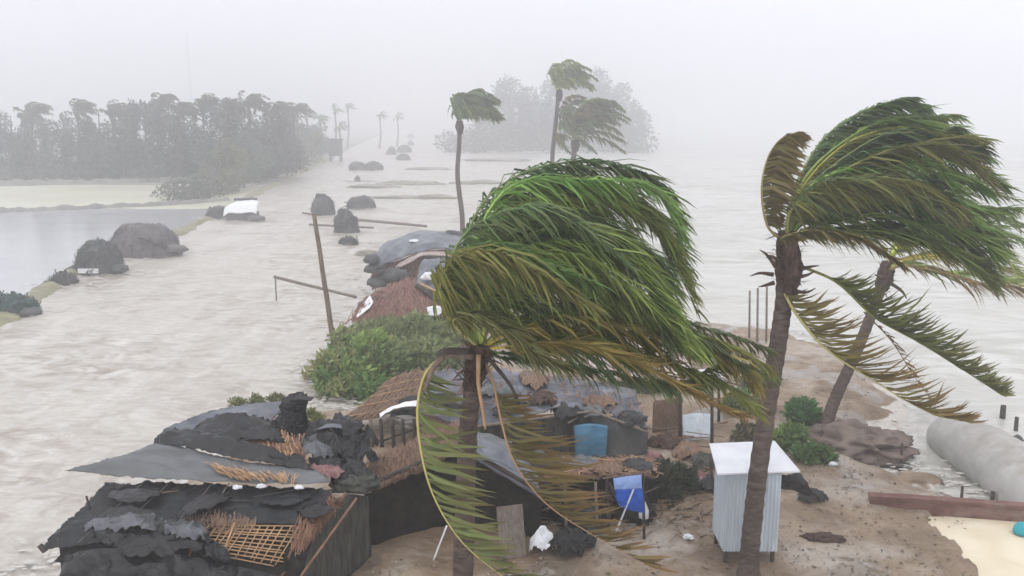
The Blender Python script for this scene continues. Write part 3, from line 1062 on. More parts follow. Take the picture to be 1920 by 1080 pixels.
def place_tree(px, yy, top, kind, label, group, xs_=None):
    """tree of a kind whose top shows at the height 'top'; its base is where the ground lies at distance yy"""
    h0 = protos[kind][0]
    g = Vector((P(px, 300, yy).x, yy, 0.1))
    zt = P(px, top, yy).z
    s = max(.3, zt / h0)
    if kind not in bases:
        t = make_tree('hazy_tree', h0, h0 * [.62, .75, .5, .8, .66, .45][kind], 2300, h0 * .028, 40 + kind, [tuple(c_ * [.8, 1.3, .7, 1.5, 1.0, .65][kind] * w_ for c_, w_ in zip(cc_, [(1, 1, 1), (.95, 1, 1.05), (1, 1, 1), (1.1, 1.05, .9), (1, 1.05, .95), (1, 1, 1.05)][kind])) for cc_ in TG], slim=[1, 1, 1.4, .9, 1, 1.6][kind], label=label, group=group)
        bases[kind] = t
    else:
        t = copy_tree(bases[kind])
        tag(t, label, 'tree', group)
    t.location = g
    t.rotation_euler = (0, 0, rnd.uniform(-.6, .6))
    t.scale = (s * rnd.uniform(.85, 1.15),) * 2 + (s,)
    return t


GB = 'trees in the hazy belt beyond the fields'
belt = [(-60, 165, 205, 0), (-10, 158, 212, 1), (22, 150, 205, 2), (62, 170, 204, 5), (85, 152, 222, 3), (118, 155, 222, 1), (150, 149, 214, 0), (186, 152, 196, 2), (214, 146, 206, 4),
        (256, 158, 184, 5), (272, 148, 196, 0), (304, 150, 190, 1), (330, 155, 205, 4), (364, 148, 200, 2), (395, 156, 196, 0), (420, 146, 192, 1), (445, 152, 204, 3), (462, 140, 192, 2), (490, 150, 202, 4), (516, 150, 212, 0)]
for px, yy, top, k in belt:
    place_tree(px, yy, top, k, {256: 'tall spire-topped tree in the hazy belt below the lattice mast, tallest of its belt', 62: 'narrow spire-like tree standing near the left end of the hazy belt', 490: 'narrow tree at the right end of the hazy belt'}.get(px, TREE_LABEL), GB)
GRD = 'trees beside the flooded track'
for px, yy, top, k in [(420, 122, 262, 3), (455, 130, 250, 1), (482, 140, 240, 4), (508, 152, 235, 0), (536, 165, 222, 2), (540, 190, 196, 5), (560, 185, 232, 3), (585, 205, 236, 1), (592, 225, 226, 4)]:
    place_tree(px, yy, top, k, ['nearest', 'second', 'third', 'fourth', 'fifth', 'sixth', 'seventh', 'eighth', 'farthest'][[122, 130, 140, 152, 165, 185, 190, 205, 225].index(yy)] + ' tree, counted away from the white covered hut, in the row along the flooded track', GRD)
GF = 'trees of the far wood'
FW = 1.12
for px, yy, top, k in [(925, 265, 165, 0), (950, 255, 148, 1), (975, 262, 158, 4), (1000, 258, 150, 2), (1028, 265, 140, 0), (1080, 270, 138, 3), (1110, 262, 132, 1), (1150, 270, 150, 4), (1180, 280, 170, 2), (900, 275, 205, 3)]:
    nfw = ['leftmost', 'second', 'third', 'fourth', 'fifth', 'sixth', 'seventh', 'eighth', 'ninth', 'rightmost'][[900, 925, 950, 975, 1000, 1028, 1080, 1110, 1150, 1180].index(px)]
    place_tree(px, yy * FW, top, k, nfw + ' tree, counted from the left, of the faint far wood behind the small palms', GF)
# one yellower tree in the belt
yt = make_tree('yellow_tree', 7, 3.2, 1100, .3, 77, [(.19, .19, .06), (.16, .165, .06), (.22, .20, .08)], slim=1.4, label='yellow-green tree standing in front of the hazy belt', group=None)
yt.location = (P(410, 300, 122).x, 122, .1)
BPL = ['palm rising over the left part of the hazy belt', 'palm beside the tall spire-topped tree of the hazy belt', 'palm rising over the middle of the hazy belt', 'palm rising over the right part of the hazy belt', 'palm at the right end of the hazy belt, nearest the tiny palms', 'leftmost palm of the hazy belt', 'palm just left of the tall spire-topped tree in the hazy belt', 'shorter palm in front of the middle of the hazy belt', 'palm above the yellow-green tree in the hazy belt', 'shorter palm near the right end of the hazy belt']
for i, (px, yy, top) in enumerate([(140, 152, 200), (292, 150, 188), (375, 146, 194), (462, 150, 190), (545, 165, 198), (52, 146, 206), (205, 148, 206), (330, 143, 204), (420, 140, 200), (505, 150, 204)]):
    b = Vector((P(px, 300, yy).x, yy, .1))
    tz = P(px + 5, top + 14, yy)
    blown_palm('hazy_palm', b, [b, b.lerp(tz, .5) + Vector((.4, 0, 0)), tz], .22, .17, 20, 4.2, 1.3, BPL[i], 160 + i, 'palms of the hazy belt', [(.085, .10, .07), (.10, .115, .08)], nleaf=16, width=.2, up=1.2)

mb = MB()
pts = []
for i in range(90):
    px = -120 + 560 * i / 90
    yy = rnd.uniform(140, 162)
    pts.append((P(px, 300, yy).x, yy, 0))
bush_mass(mb, pts, 110, .38, TG, 5, h=(1.5, 4), w=(1.4, 2.6))
stuff(mb.build('undergrowth', M['foliage']))
mb = MB()
pts = []
for i in range(70):
    yy = 108 + 150 * (i / 70) ** 1.2
    pts.append((float(bank_x(yy)) - rnd.uniform(2.5 + (3 if yy > 190 else 0), 8 + yy * .02), yy, 0))
bush_mass(mb, pts, 110, .36, TG, 6, h=(1.0, 3.2), w=(1.2, 2.6))
stuff(mb.build('undergrowth', M['foliage']))
mb = MB()
pts = [(P(830 + 380 * i / 60, 290, 1).x * (yy := rnd.uniform(235, 270) * FW), yy, 0) for i in range(60)]
bush_mass(mb, pts, 110, .7, TG, 7, h=(3, 8), w=(2.5, 5))
stuff(mb.build('undergrowth', M['foliage']))

GP = 'tiny palms where the track fades into the rain'
for i, (px, yy, top) in enumerate([(575, 230, 212), (600, 240, 216), (628, 262, 200), (652, 300, 196), (636, 250, 232), (712, 300, 212), (745, 320, 213)]):
    b = Vector((P(px, 300, yy).x, yy, .1))
    tz = P(px, top + 8, yy)
    blown_palm('distant_palm', b, [b, b.lerp(tz, .5) + Vector((.4, 0, 0)), tz], .3, .22, 11, 3.2, .9, ['tiny palm at the right end of the tree belt, leftmost of the tiny palms', 'tiny palm between the tree belt and the boxy stall, second of the tiny palms', 'tiny tall palm directly above the boxy stall', 'tiny tall palm just right above the boxy stall, tallest of the tiny palms', 'tiny short palm right beside the boxy stall', 'left one of two tiny palms beyond the faint mounds', 'right one of two tiny palms beyond the faint mounds'][i], 60 + i, GP, [DK, GR], nleaf=12, width=.22)

# faint lattice mast far behind the belt
yb = 430
mx0 = P(366, 300, yb).x
mast = thing('lattice_mast', (mx0, yb, .1), 'very faint thin lattice mast rising above the tree belt', 'mast')
m_ = MB()
hm = P(362, 58, yb).z
for sx, sy in ((-1, -1), (1, -1), (0, 1)):
    m_.tube([(mx0 + sx * .9, yb + sy * .9, 0), (mx0 + sx * .3, yb + sy * .3, hm)], .08, 5)
    m_.build('leg', M['steel'], mast)
    m_ = MB()
for k in range(16):
    z0, z1 = hm * k / 16, hm * (k + 1) / 16
    w0, w1 = .9 - .6 * k / 16, .9 - .6 * (k + 1) / 16
    m_.tube([(mx0 - w0, yb - w0, z0), (mx0 + w1, yb - w1, z1)], .05, 4)
    m_.tube([(mx0 + w0, yb - w0, z0), (mx0, yb + w1, z1)], .05, 4)
m_.build('bracing', M['steel'], mast)


# ------------------------------------------------------------------ sheets, bundles, boards
def sheet(rows_, nu=40, nv=24, amp=0.03, freq=1.2, seed=0, thick=0.012, ragged=0.0, fold=None):
    """A cloth through a grid of 3-D points (rows of equal length), with wrinkles and a little thickness."""
    R = [cr(r_, nu) for r_ in rows_]
    vv = []
    gridp = [[None] * nu for _ in range(nv)]
    for j in range(nu):
        colp = cr([r_[j] for r_ in R], nv)
        for i in range(nv):
            gridp[i][j] = colp[i]
    nor = [[None] * nu for _ in range(nv)]
    for i in range(nv):
        for j in range(nu):
            a = gridp[i][min(j + 1, nu - 1)] - gridp[i][max(j - 1, 0)]
            b = gridp[min(i + 1, nv - 1)][j] - gridp[max(i - 1, 0)][j]
            n_ = a.cross(b)
            if n_.length < 1e-9:
                n_ = Vector((0, 0, 1))
            n_.normalize()
            if n_.z < 0 or (abs(n_.z) < .05 and n_.y > 0):
                n_ = -n_
            nor[i][j] = n_
    top = []
    for i in range(nv):
        for j in range(nu):
            p = gridp[i][j]
            q = p * freq + Vector((seed * 3.1, seed * 1.7, 0))
            d = (1 - abs(noise.noise(q)) * 2.2) * .6 + noise.noise(q * 2.3) * .5 + noise.noise(q * 5.1) * .22
            p = p + nor[i][j] * (d * amp)
            if ragged and (i in (0, nv - 1) or j in (0, nu - 1)):
                p = p + Vector((rnd.gauss(0, ragged), rnd.gauss(0, ragged), rnd.gauss(0, ragged) * .6))
            top.append(p)
    bot = [p - nor[k // nu][k % nu] * thick for k, p in enumerate(top)]
    fs = []
    n0 = nu * nv
    for i in range(nv - 1):
        for j in range(nu - 1):
            a = i * nu + j
            fs.append((a, a + 1, a + nu + 1, a + nu))
            fs.append((n0 + a + nu, n0 + a + nu + 1, n0 + a + 1, n0 + a))
    edge = [j for j in range(nu)] + [i * nu + nu - 1 for i in range(1, nv)] + [(nv - 1) * nu + j for j in range(nu - 2, -1, -1)] + [i * nu for i in range(nv - 2, 0, -1)]
    for k in range(len(edge)):
        a, b = edge[k], edge[(k + 1) % len(edge)]
        fs.append((b, a, n0 + a, n0 + b))
    m2 = MB()
    m2.add(top + bot, fs)
    return m2


def PR(row):
    return [P(*p) for p in row]


_ico = {}


def ico(sub):
    if sub not in _ico:
        bm = bmesh.new()
        bmesh.ops.create_icosphere(bm, subdivisions=sub, radius=1)
        _ico[sub] = ([v.co.copy() for v in bm.verts], [tuple(v.index for v in f.verts) for f in bm.faces])
        bm.free()
    return _ico[sub]


def bundle(center, radii, seed, amp=.3, freq=1.6, sub=4, flat=-.35):
    """a crumpled heap: folded, flattened at its foot"""
    V, F = ico(sub)
    out = []
    s = Vector((seed * 2.3, seed * 1.1, seed * .7))
    for v in V:
        q = v * freq + s
        d = 1 + amp * ((1 - abs(noise.noise(q)) * 2.4) * .55 + noise.noise(q * 2.1) * .45 + (1 - abs(noise.noise(q * 4.3)) * 2) * .18 + noise.noise(q * 8.5) * .1)
        p = v * d
        if p.z < flat:
            p.z = flat + (p.z - flat) * .15
            p.x *= 1.05
            p.y *= 1.05
        out.append(Vector(center) + Vector((p.x * radii[0], p.y * radii[1], p.z * radii[2])))
    return MB().add(out, F)


def pole(name, a, b, r0, r1, m, parent, n=8, seg=8, bend=0.0):
    c = [Vector(a).lerp(Vector(b), i / (seg - 1)) + Vector((math.sin(i * 1.7) * r0 * .07, 0, math.sin(math.pi * i / (seg - 1)) * bend)) for i in range(seg)]
    return MB().tube(c, [r0 + (r1 - r0) * i / (seg - 1) for i in range(seg)], n).build(name, M[m], parent, smooth=True)


def ground_wall(row, name, m, parent, seed=0, amp=.02, nv=10, z0=None, nu=24):
    """hanging wall from a top row of 3-D points down to the ground"""
    low = [Vector((p.x, p.y, land_z(p.x, p.y) - .04 if z0 is None else z0)) for p in row]
    mid = [a.lerp(b, .5) for a, b in zip(row, low)]
    return sheet([row, mid, low], nu, nv, amp, 1.6, seed, .02).build(name, M[m], parent, smooth=True)


def drape(center, rx, ry, h, seed, ang=0.0, pleats=7, nu=46, nv=34, ragged=.16):
    """a thrown-down cloth: pleated, torn outline, sagging over a low heap"""
    q = random.Random(seed)
    ph = [q.random() * 6.28 for _ in range(6)]
    ca, sa = math.cos(ang), math.sin(ang)
    s0 = Vector((seed * 1.3, seed * 2.1, 0))
    top = []
    for i in range(nv):
        for j in range(nu):
            u_, v_ = j / (nu - 1) * 2 - 1, i / (nv - 1) * 2 - 1
            th = math.atan2(v_, u_)
            m_ = max(abs(u_), abs(v_))
            r_ = m_ * (1 + ragged * (math.sin(3 * th + ph[0]) * .6 + math.sin(7 * th + ph[1]) * .4 + noise.noise((math.cos(th) * 5, math.sin(th) * 5, seed)) * .9))
            x, y = math.cos(th) * r_, math.sin(th) * r_
            warp = noise.noise(Vector((x * 1.2, y * 1.2, 0)) + s0) * 1.3
            k = pleats * (x * .9 + y * .45 + warp * .55)
            fold = (1 - abs(math.sin(k + ph[2]))) ** 1.6
            f2 = (1 - abs(math.sin(k * .47 + ph[3] + y * 2.2))) ** 1.3
            z = h * (max(0, 1 - r_ * r_) ** .6 * .75 + .30 * fold * (.4 + .6 * r_) + .28 * f2 + .22 * noise.noise(Vector((x * 3, y * 3, 1)) + s0))
            X_, Y_ = x * rx + .05 * fold * rx * q.uniform(.8, 1.2), y * ry
            top.append(Vector(center) + Vector((X_ * ca - Y_ * sa, X_ * sa + Y_ * ca, z)))
    n0 = nu * nv
    bot = [p - Vector((0, 0, .012)) for p in top]
    fs = []
    for i in range(nv - 1):
        for j in range(nu - 1):
            a = i * nu + j
            fs += [(a, a + 1, a + nu + 1, a + nu), (n0 + a + nu, n0 + a + nu + 1, n0 + a + 1, n0 + a)]
    return MB().add(top + bot, fs)


def straws(rows_, n, ln, m, parent, seed, up=.03, across=.25, w=.012):
    q = random.Random(seed)
    R = [cr(r_, 20) for r_ in rows_]
    mb_ = MB()
    for _ in range(n):
        j = q.randrange(20)
        c_ = cr([r_[j] for r_ in R], 12)
        i = q.randrange(11)
        p = c_[i].lerp(c_[i + 1], q.random())
        d = (c_[i + 1] - c_[i]).normalized()
        j2 = min(j + 1, 19)
        sd_ = (R[0][j2] - R[0][max(j - 1, 0)]).normalized()
        p = p + sd_ * q.uniform(-.1, .1) + Vector((0, 0, up + q.uniform(-.02, .03)))
        d = (d + sd_ * q.gauss(0, across) + Vector((0, 0, q.gauss(0, .08)))).normalized() * ln * q.uniform(.5, 1.2) * .5
        nrm = d.cross(Vector((q.gauss(0, .3), q.gauss(0, .3), 1))).normalized() * w * q.uniform(.6, 1.3)
        mb_.add([p - d - nrm, p - d + nrm, p + d + nrm * .5, p + d - nrm * .5], [(0, 1, 2, 3)])
    return stuff(mb_.build('straw', m, parent))


# ------------------------------------------------------------------ foreground hut with torn black tarpaulins
fh = thing('tarpaulin_hut', Vector((P(350, 1080, 17).x, 17, .3)), 'low hut in the foreground under torn black tarpaulins with a bare bamboo lattice', 'hut', 'makeshift huts on the sand')
lower = [PR([(200, 908, 17.25), (330, 906, 17.25), (480, 914, 17.2), (628, 918, 17.1)]),
         PR([(140, 965, 16.45), (300, 952, 16.6), (460, 950, 16.6), (612, 950, 16.6)]),
         PR([(74, 1032, 15.6), (235, 1012, 15.8), (420, 985, 16.15), (585, 985, 16.1)])]
sheet(lower, 90, 46, .075, 1.5, 3, ragged=.02).build('lower_tarpaulin', M['tarp'], fh, smooth=True)
under = [PR([(225, 915, 17.3), (420, 918, 17.3), (622, 922, 17.15)]), PR([(150, 990, 16.1), (380, 990, 16.1), (590, 990, 16.0)]), PR([(100, 1040, 15.6), (340, 1070, 15.25), (560, 1080, 15.1)])]
under = [[p - Vector((0, 0, .14)) for p in r_] for r_ in under]
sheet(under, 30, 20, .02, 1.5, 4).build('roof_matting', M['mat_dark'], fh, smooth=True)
# lattice of split bamboo in the gap of the tarpaulin
LA = [P(395, 985, 16.12), P(560, 988, 16.0), P(520, 1062, 15.3), P(362, 1030, 15.65)]
for k in range(11):
    f = k / 10
    a, b = LA[0].lerp(LA[3], f), LA[1].lerp(LA[2], f)
    j = rnd.uniform(-.03, .03)
    pole('bamboo_slat', a + Vector((rnd.uniform(-.15, .1), 0, j * .3)), b + Vector((rnd.uniform(-.1, .15), j, .01)), .017, .014, 'bamboo', fh, 5, 4)
for k in range(13):
    f = k / 12
    a, b = LA[0].lerp(LA[1], f), LA[3].lerp(LA[2], f)
    pole('bamboo_slat', a + Vector((rnd.uniform(-.02, .02), 0, .025)), b + Vector((rnd.uniform(-.05, .05), rnd.uniform(-.1, .05), .025)), .014, .012, 'bamboo', fh, 5, 4)
for a, b in (((440, 985, 16.1), (415, 1050, 15.45)), ((372, 1003, 15.95), (350, 1060, 15.4))):
    pole('bamboo_batten', P(*a) + Vector((0, 0, .05)), P(*b) + Vector((0, 0, .05)), .025, .022, 'bamboo', fh, 6, 4)
# crumpled plastic along the eave, pale sheen painted into some loose pieces
cr1 = [PR([(170, 985, 16.1), (225, 962, 16.35), (290, 968, 16.25), (350, 985, 16.0), (415, 1030, 15.6)]),
       PR([(175, 1005, 15.75), (230, 992, 15.9), (290, 1010, 15.75), (350, 1008, 15.75), (425, 1052, 15.4)]),
       PR([(185, 1022, 15.5), (235, 1030, 15.45), (295, 1045, 15.4), (350, 1030, 15.5), (435, 1070, 15.2)])]
cr1 = [[p + Vector((0, 0, .07)) for p in r_] for r_ in cr1]
sheet(cr1, 90, 44, .15, 1.7, 9, ragged=.02).build('crumpled_plastic', M['tarp_crumple'], fh, smooth=True)
for k_, (x, y, Yb, rx, ry, h_, a_, mm) in enumerate(((250, 985, 15.95, .62, .30, .22, .1, 'tarp_sheen'), (345, 998, 15.75, .5, .28, .22, -.4, 'tarp_sheen'), (195, 985, 16.0, .35, .25, .16, .6, 'tarp_sheen'), (400, 1035, 15.4, .5, .2, .15, -.8, 'tarp_crumple'), (290, 1030, 15.35, .8, .3, .2, 0, 'tarp_crumple'))):
    drape(P(x, y, Yb), rx, ry, h_, 300 + k_, a_, 6).build('crumpled_plastic', M[mm], fh, smooth=True)
cr2 = [PR([(120, 1040, 15.5), (220, 1030, 15.4), (330, 1040, 15.3), (450, 1066, 15.1), (560, 1085, 14.9)]),
       PR([(118, 1075, 15.3), (220, 1075, 15.1), (330, 1080, 15.0), (450, 1095, 14.9), (560, 1105, 14.8)]),
       PR([(118, 1130, 15.3), (220, 1140, 15.1), (330, 1150, 15.0), (450, 1150, 14.9), (560, 1150, 14.8)])]
sheet(cr2, 80, 40, .22, 1.5, 12).build('hanging_plastic', M['tarp_crumple'], fh, smooth=True)
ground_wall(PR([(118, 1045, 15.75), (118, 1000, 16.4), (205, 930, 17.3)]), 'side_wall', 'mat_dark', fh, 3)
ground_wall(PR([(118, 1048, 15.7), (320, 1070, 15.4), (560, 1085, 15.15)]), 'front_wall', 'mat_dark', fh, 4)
ground_wall(PR([(565, 1070, 15.3), (600, 985, 16.4), (640, 930, 17.2), (690, 930, 18.2)]), 'gable_matting', 'mat_greygreen', fh, 5, amp=.06)
straws([PR([(330, 985, 16.2), (400, 972, 16.3), (470, 980, 16.2)]), PR([(345, 1000, 15.9), (400, 995, 16.0), (470, 992, 16.05)])], 220, .3, M['thatch'], fh, 31, up=.05, across=.3)
straws([PR([(560, 985, 16.05), (600, 975, 16.3), (628, 940, 16.9)]), PR([(548, 1040, 15.5), (580, 1020, 15.8), (640, 945, 17.0)])], 260, .35, M['bamboo_dark'], fh, 32, up=.06, across=.25)
q_ = random.Random(9)
for k_ in range(9):
    f_ = q_.uniform(.08, .92)
    a, b = lower[0][0].lerp(lower[0][3], f_), lower[2][0].lerp(lower[2][3], f_ + q_.uniform(-.05, .05))
    if k_ < 4:
        pts_ = [a.lerp(b, i / 5) + Vector((q_.uniform(-.03, .03), 0, .09)) for i in range(6)]
        MB().tube(pts_, .011, 4).build('rope', M['wood_grey'], fh)
    else:
        c_ = a.lerp(b, q_.uniform(.1, .55)) + Vector((0, 0, .09))
        d_ = Vector((q_.uniform(-1, 1), q_.uniform(-.3, .3), 0)).normalized() * q_.uniform(.15, .5)
        pole('roof_stick', c_ - d_, c_ + d_, .018, .012, q_.choice(['wood_dark', 'bamboo_dark', 'wood_grey']), fh, 5, 4)
for k_, (x, y, Yb, rx, h_) in enumerate(((250, 935, 16.75, .5, .06), (540, 940, 16.8, .5, .06), (390, 945, 16.6, .6, .06), (590, 965, 16.4, .3, .08))):
    drape(P(x, y, Yb) + Vector((0, 0, .07)), rx, .32, h_, 360 + k_, k_ * .6, 4).build('tarpaulin_patch', M['tarp_crumple' if k_ != 1 else 'tarp'], fh, smooth=True)
# second tier: smooth grey sheet with its loose corner
grey = [PR([(122, 887, 17.15), (215, 898, 17.05), (330, 905, 17.0), (480, 912, 17.0), (622, 912, 17.0)]),
        PR([(185, 872, 17.35), (290, 866, 17.45), (380, 876, 17.4), (480, 890, 17.3), (605, 897, 17.25)]),
        PR([(240, 858, 17.7), (298, 838, 18.0), (372, 850, 17.9), (460, 872, 17.75), (585, 884, 17.6)])]
grey = [[p + Vector((0, 0, .06)) for p in r_] for r_ in grey]
sheet(grey, 80, 32, .05, 1.3, 6, ragged=.012).build('grey_sheet', M['tarp_grey'], fh, smooth=True)
fold = [PR([(285, 842, 18.0), (360, 850, 17.9), (460, 872, 17.7), (590, 888, 17.5)]), PR([(300, 826, 18.25), (375, 832, 18.15), (470, 853, 18.0), (575, 874, 17.8)]), PR([(312, 812, 18.5), (390, 818, 18.4), (480, 840, 18.2), (560, 862, 18.0)])]
fold = [[p + Vector((0, 0, .10)) for p in r_] for r_ in fold]
sheet(fold, 60, 22, .10, 1.3, 7, ragged=.02).build('folded_tarpaulin', M['tarp_crumple'], fh, smooth=True)
thp = [PR([(405, 812, 18.75), (480, 812, 18.8), (560, 828, 18.6)]), PR([(420, 835, 18.4), (490, 842, 18.3), (562, 850, 18.2)]), PR([(440, 862, 18.0), (500, 872, 17.9), (575, 880, 17.8)])]
thp = [[p + Vector((0, 0, .06)) for p in r_] for r_ in thp]
sheet(thp, 40, 24, .04, 4, 8, ragged=.02).build('bare_thatch', M['thatch'], fh, smooth=True)
up = [PR([(312, 812, 18.7), (400, 778, 19.5), (468, 766, 19.8), (540, 758, 19.9)]), PR([(310, 828, 18.4), (380, 802, 19.0), (450, 788, 19.3), (520, 785, 19.4)]), PR([(318, 838, 18.2), (385, 818, 18.7), (440, 806, 18.95), (505, 806, 19.0)])]
up = [[p + Vector((0, 0, .1)) for p in r_] for r_ in up]
sheet(up, 46, 22, .05, 1.3, 10, ragged=.02).build('upper_tarpaulin', M['tarp_blue_grey'], fh, smooth=True)
rim = [PR([(372, 812, 18.9), (408, 792, 19.2), (440, 788, 19.2), (470, 794, 19.2), (505, 800, 19.1)]), PR([(360, 830, 18.5), (408, 815, 18.7), (440, 812, 18.75), (475, 818, 18.7), (520, 822, 18.7)]), PR([(370, 838, 18.3), (410, 836, 18.35), (445, 838, 18.3), (480, 838, 18.3), (535, 845, 18.3)])]
rim = [[p + Vector((0, 0, .16)) for p in r_] for r_ in rim]
sheet(rim, 60, 34, .10, 2.0, 11, ragged=.03).build('torn_tarpaulin', M['tarp_crumple'], fh, smooth=True)
for k_, (x, y, Yb, rx, h_, a_) in enumerate(((410, 815, 18.9, .45, .25, .2), (455, 812, 19.0, .5, .28, -.3), (500, 815, 19.0, .5, .3, .3), (530, 840, 18.7, .4, .25, .9), (370, 822, 18.7, .35, .15, 0))):
    drape(P(x, y, Yb), rx, .35, h_, 320 + k_, a_, 6).build('torn_tarpaulin', M['tarp_crumple'], fh, smooth=True)
# a flap of tarpaulin pulled up over a stake
Yp = 19.2
tw = [(540, 838, .50), (537, 815, .44), (540, 795, .36), (546, 778, .28), (548, 765, .27), (550, 752, .30), (556, 744, .22), (566, 741, .10)]
vv, fs = [], []
nn_ = 18
for i, (x, y, r) in enumerate(tw):
    c = P(x, y, Yp)
    for k in range(nn_):
        a = 2 * math.pi * k / nn_
        f = 1 + .22 * math.sin(3 * a + i * .4) + .12 * math.sin(7 * a + i) + .1 * (rnd.random() - .5)
        vv.append(c + Vector((math.cos(a) * r * f, math.sin(a) * r * f * .9, .06 * math.sin(5 * a + i))))
for i in range(len(tw) - 1):
    for k in range(nn_):
        fs.append((i * nn_ + k, i * nn_ + (k + 1) % nn_, (i + 1) * nn_ + (k + 1) % nn_, (i + 1) * nn_ + k))
fs.append(tuple((len(tw) - 1) * nn_ + k for k in range(nn_)))
mpk = MB().add(vv, fs)
mpk.build('tarpaulin_peak', M['tarp_crumple'], fh, smooth=True)
sheet([PR([(528, 752, 19.1), (552, 742, 19.1), (588, 744, 19.0)]), PR([(535, 758, 19.0), (556, 750, 18.95), (582, 750, 18.9)])], 16, 8, .03, 3, 13, thick=.03).build('tarpaulin_flap', M['tarp_crumple'], fh, smooth=True)
for x, y, Yb, rx, rz, sd_ in ((500, 822, 18.9, .42, .22, 1), (600, 812, 19.3, .5, .3, 2), (640, 802, 19.6, .45, .28, 3), (672, 822, 19.6, .34, .26, 4), (586, 842, 18.7, .36, .3, 5), (632, 842, 18.9, .46, .32, 6), (664, 856, 18.9, .34, .3, 7),
                              (610, 868, 18.3, .34, .22, 8), (648, 884, 18.2, .34, .25, 9)):
    drape(P(x, y, Yb) - Vector((0, 0, rz * .6)), rx * 1.25, .55, rz * 1.5, sd_ + 20, sd_ * .8, 5).build('tarpaulin_bundle', M['tarp_sheen'] if sd_ in (5,) else M['tarp_crumple'], fh, smooth=True)
sheet([PR([(598, 800, 19.2), (620, 794, 19.3), (640, 797, 19.2)]), PR([(594, 806, 19.0), (620, 801, 19.0), (642, 804, 19.0)])], 14, 6, .02, 3, 5).build('pale_plastic', M['tarp_blue_grey'], fh, smooth=True)
drape(P(606, 890, 17.8), .38, .3, .2, 41, .3, 5).build('faded_rag', M['rust_cloth'], fh, smooth=True)
for x, y, sd_ in ((445, 914, 1), (490, 912, 2), (560, 914, 3), (335, 936, 4)):
    bundle(P(x, y, 16.95), (.07, .04, .035), sd_ + 50, 1.0, 2.4, 3).build('white_scrap', M['plastic_white'], fh)
straws([PR([(385, 880, 17.35), (450, 892, 17.25), (545, 906, 17.1)]), PR([(430, 906, 17.02), (480, 911, 17.0), (545, 913, 17.0)])], 160, .3, M['bamboo'], fh, 1, up=.14)
straws(thp, 420, .35, M['bamboo_dark'], fh, 2, up=.05)
straws(thp, 160, .3, M['bamboo'], fh, 3, up=.06)
pole('rake_pole', P(648, 925, 17.3), P(520, 1092, 15.1), .035, .03, 'bamboo_dark', fh)
pole('rake_pole', P(668, 935, 17.2), P(556, 1092, 15.0), .03, .025, 'bamboo_dark', fh)
pole('roof_pole', P(168, 955, 16.6), P(162, 930, 16.6), .03, .02, 'wood_dark', fh)
pole('roof_pole', P(85, 1034, 15.55), P(74, 1022, 15.55), .06, .05, 'wood_dark', fh)
bundle(P(665, 905, 18.0), (.45, .4, .2), 61, .4, 2).build('tarpaulin_bundle', M['mat_greygreen'], fh, smooth=True)

# ------------------------------------------------------------------ gabled dark hut in the middle
dh = thing('gabled_hut', Vector((P(840, 1050, 19).x, 19.6, .35)), 'dark open hut with an earthy thatch slope behind the hanging palm frond', 'hut', 'makeshift huts on the sand')
apex, le, re_ = P(862, 838, 19.6), P(682, 918, 18.7), P(1015, 928, 19.0)
back = Vector((-.1, 1.5, .05))
sheet([[le, le.lerp(apex, .5) + Vector((0, 0, -.04)), apex], [le + back * .5, (le + back * .5).lerp(apex + back * .5, .5), apex + back * .5], [le + back, (le + back).lerp(apex + back, .5), apex + back]], 36, 20, .05, 3, 21, thick=.14, ragged=.02).build('thatch_slope', M['thatch'], dh, smooth=True)
slope = [[le, le.lerp(apex, .5) + Vector((0, 0, -.04)), apex], [le + back * .5, (le + back * .5).lerp(apex + back * .5, .5), apex + back * .5], [le + back, (le + back).lerp(apex + back, .5), apex + back]]
straws(slope, 900, .5, M['thatch'], dh, 5, up=.06)
straws(slope, 250, .4, M['bamboo_dark'], dh, 6, up=.07)
sheet([[apex, apex.lerp(re_, .5), re_], [apex + back * .5, (apex + back * .5).lerp(re_ + back * .5, .5), re_ + back * .5], [apex + back, (apex + back).lerp(re_ + back, .5), re_ + back]], 36, 20, .04, 1.5, 22, thick=.1).build('tarpaulin_slope', M['tarp_blue_grey'], dh, smooth=True)
dn = Vector((0, .12, -.1))
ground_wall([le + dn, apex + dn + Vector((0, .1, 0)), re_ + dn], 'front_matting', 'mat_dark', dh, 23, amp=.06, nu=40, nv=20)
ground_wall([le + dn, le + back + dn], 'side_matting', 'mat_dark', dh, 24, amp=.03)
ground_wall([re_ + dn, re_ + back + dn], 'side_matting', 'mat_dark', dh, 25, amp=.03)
pole('rake_beam', le + Vector((-.1, -.02, .02)), apex + Vector((0, -.02, .05)), .05, .05, 'wood_dark', dh)
pole('rake_beam', apex + Vector((0, -.02, .05)), re_ + Vector((.1, -.02, .02)), .05, .05, 'wood_dark', dh)
m_ = MB()
pb, pt = GL(962, 1046), P(955, 948, 18.5)
m_.box((-.3, -.02, 0), (.3, .02, (pt - pb).length), Matrix.Translation(pb) @ (pt - pb).to_track_quat('Z', 'Y').to_matrix().to_4x4())
tag(m_.build('timber_plank', M['wood_grey']), 'wide grey plank leaning on the front of the dark open hut', 'plank')
sk = GL(1018, 1030)
tag(drape(sk, .34, .28, .46, 71, .4, 3, ragged=.1).build('white_sack', M['plastic_white'], smooth=True), 'white sack on the ground in front of the dark hut', 'sack')
sk = GL(1070, 1028)
tag(drape(sk, .55, .35, .45, 72, .2, 5).build('dark_bundle', M['tarp_crumple'], smooth=True), 'black plastic bundle lying right of the white sack', 'bundle')
pole('white_stick', GL(812, 1052), P(838, 985, 18.3), .02, .02, 'plastic_white', None)
tag(bpy.data.objects['white_stick'], 'thin white stick leaning against the dark hut beside the hanging frond', 'stick')
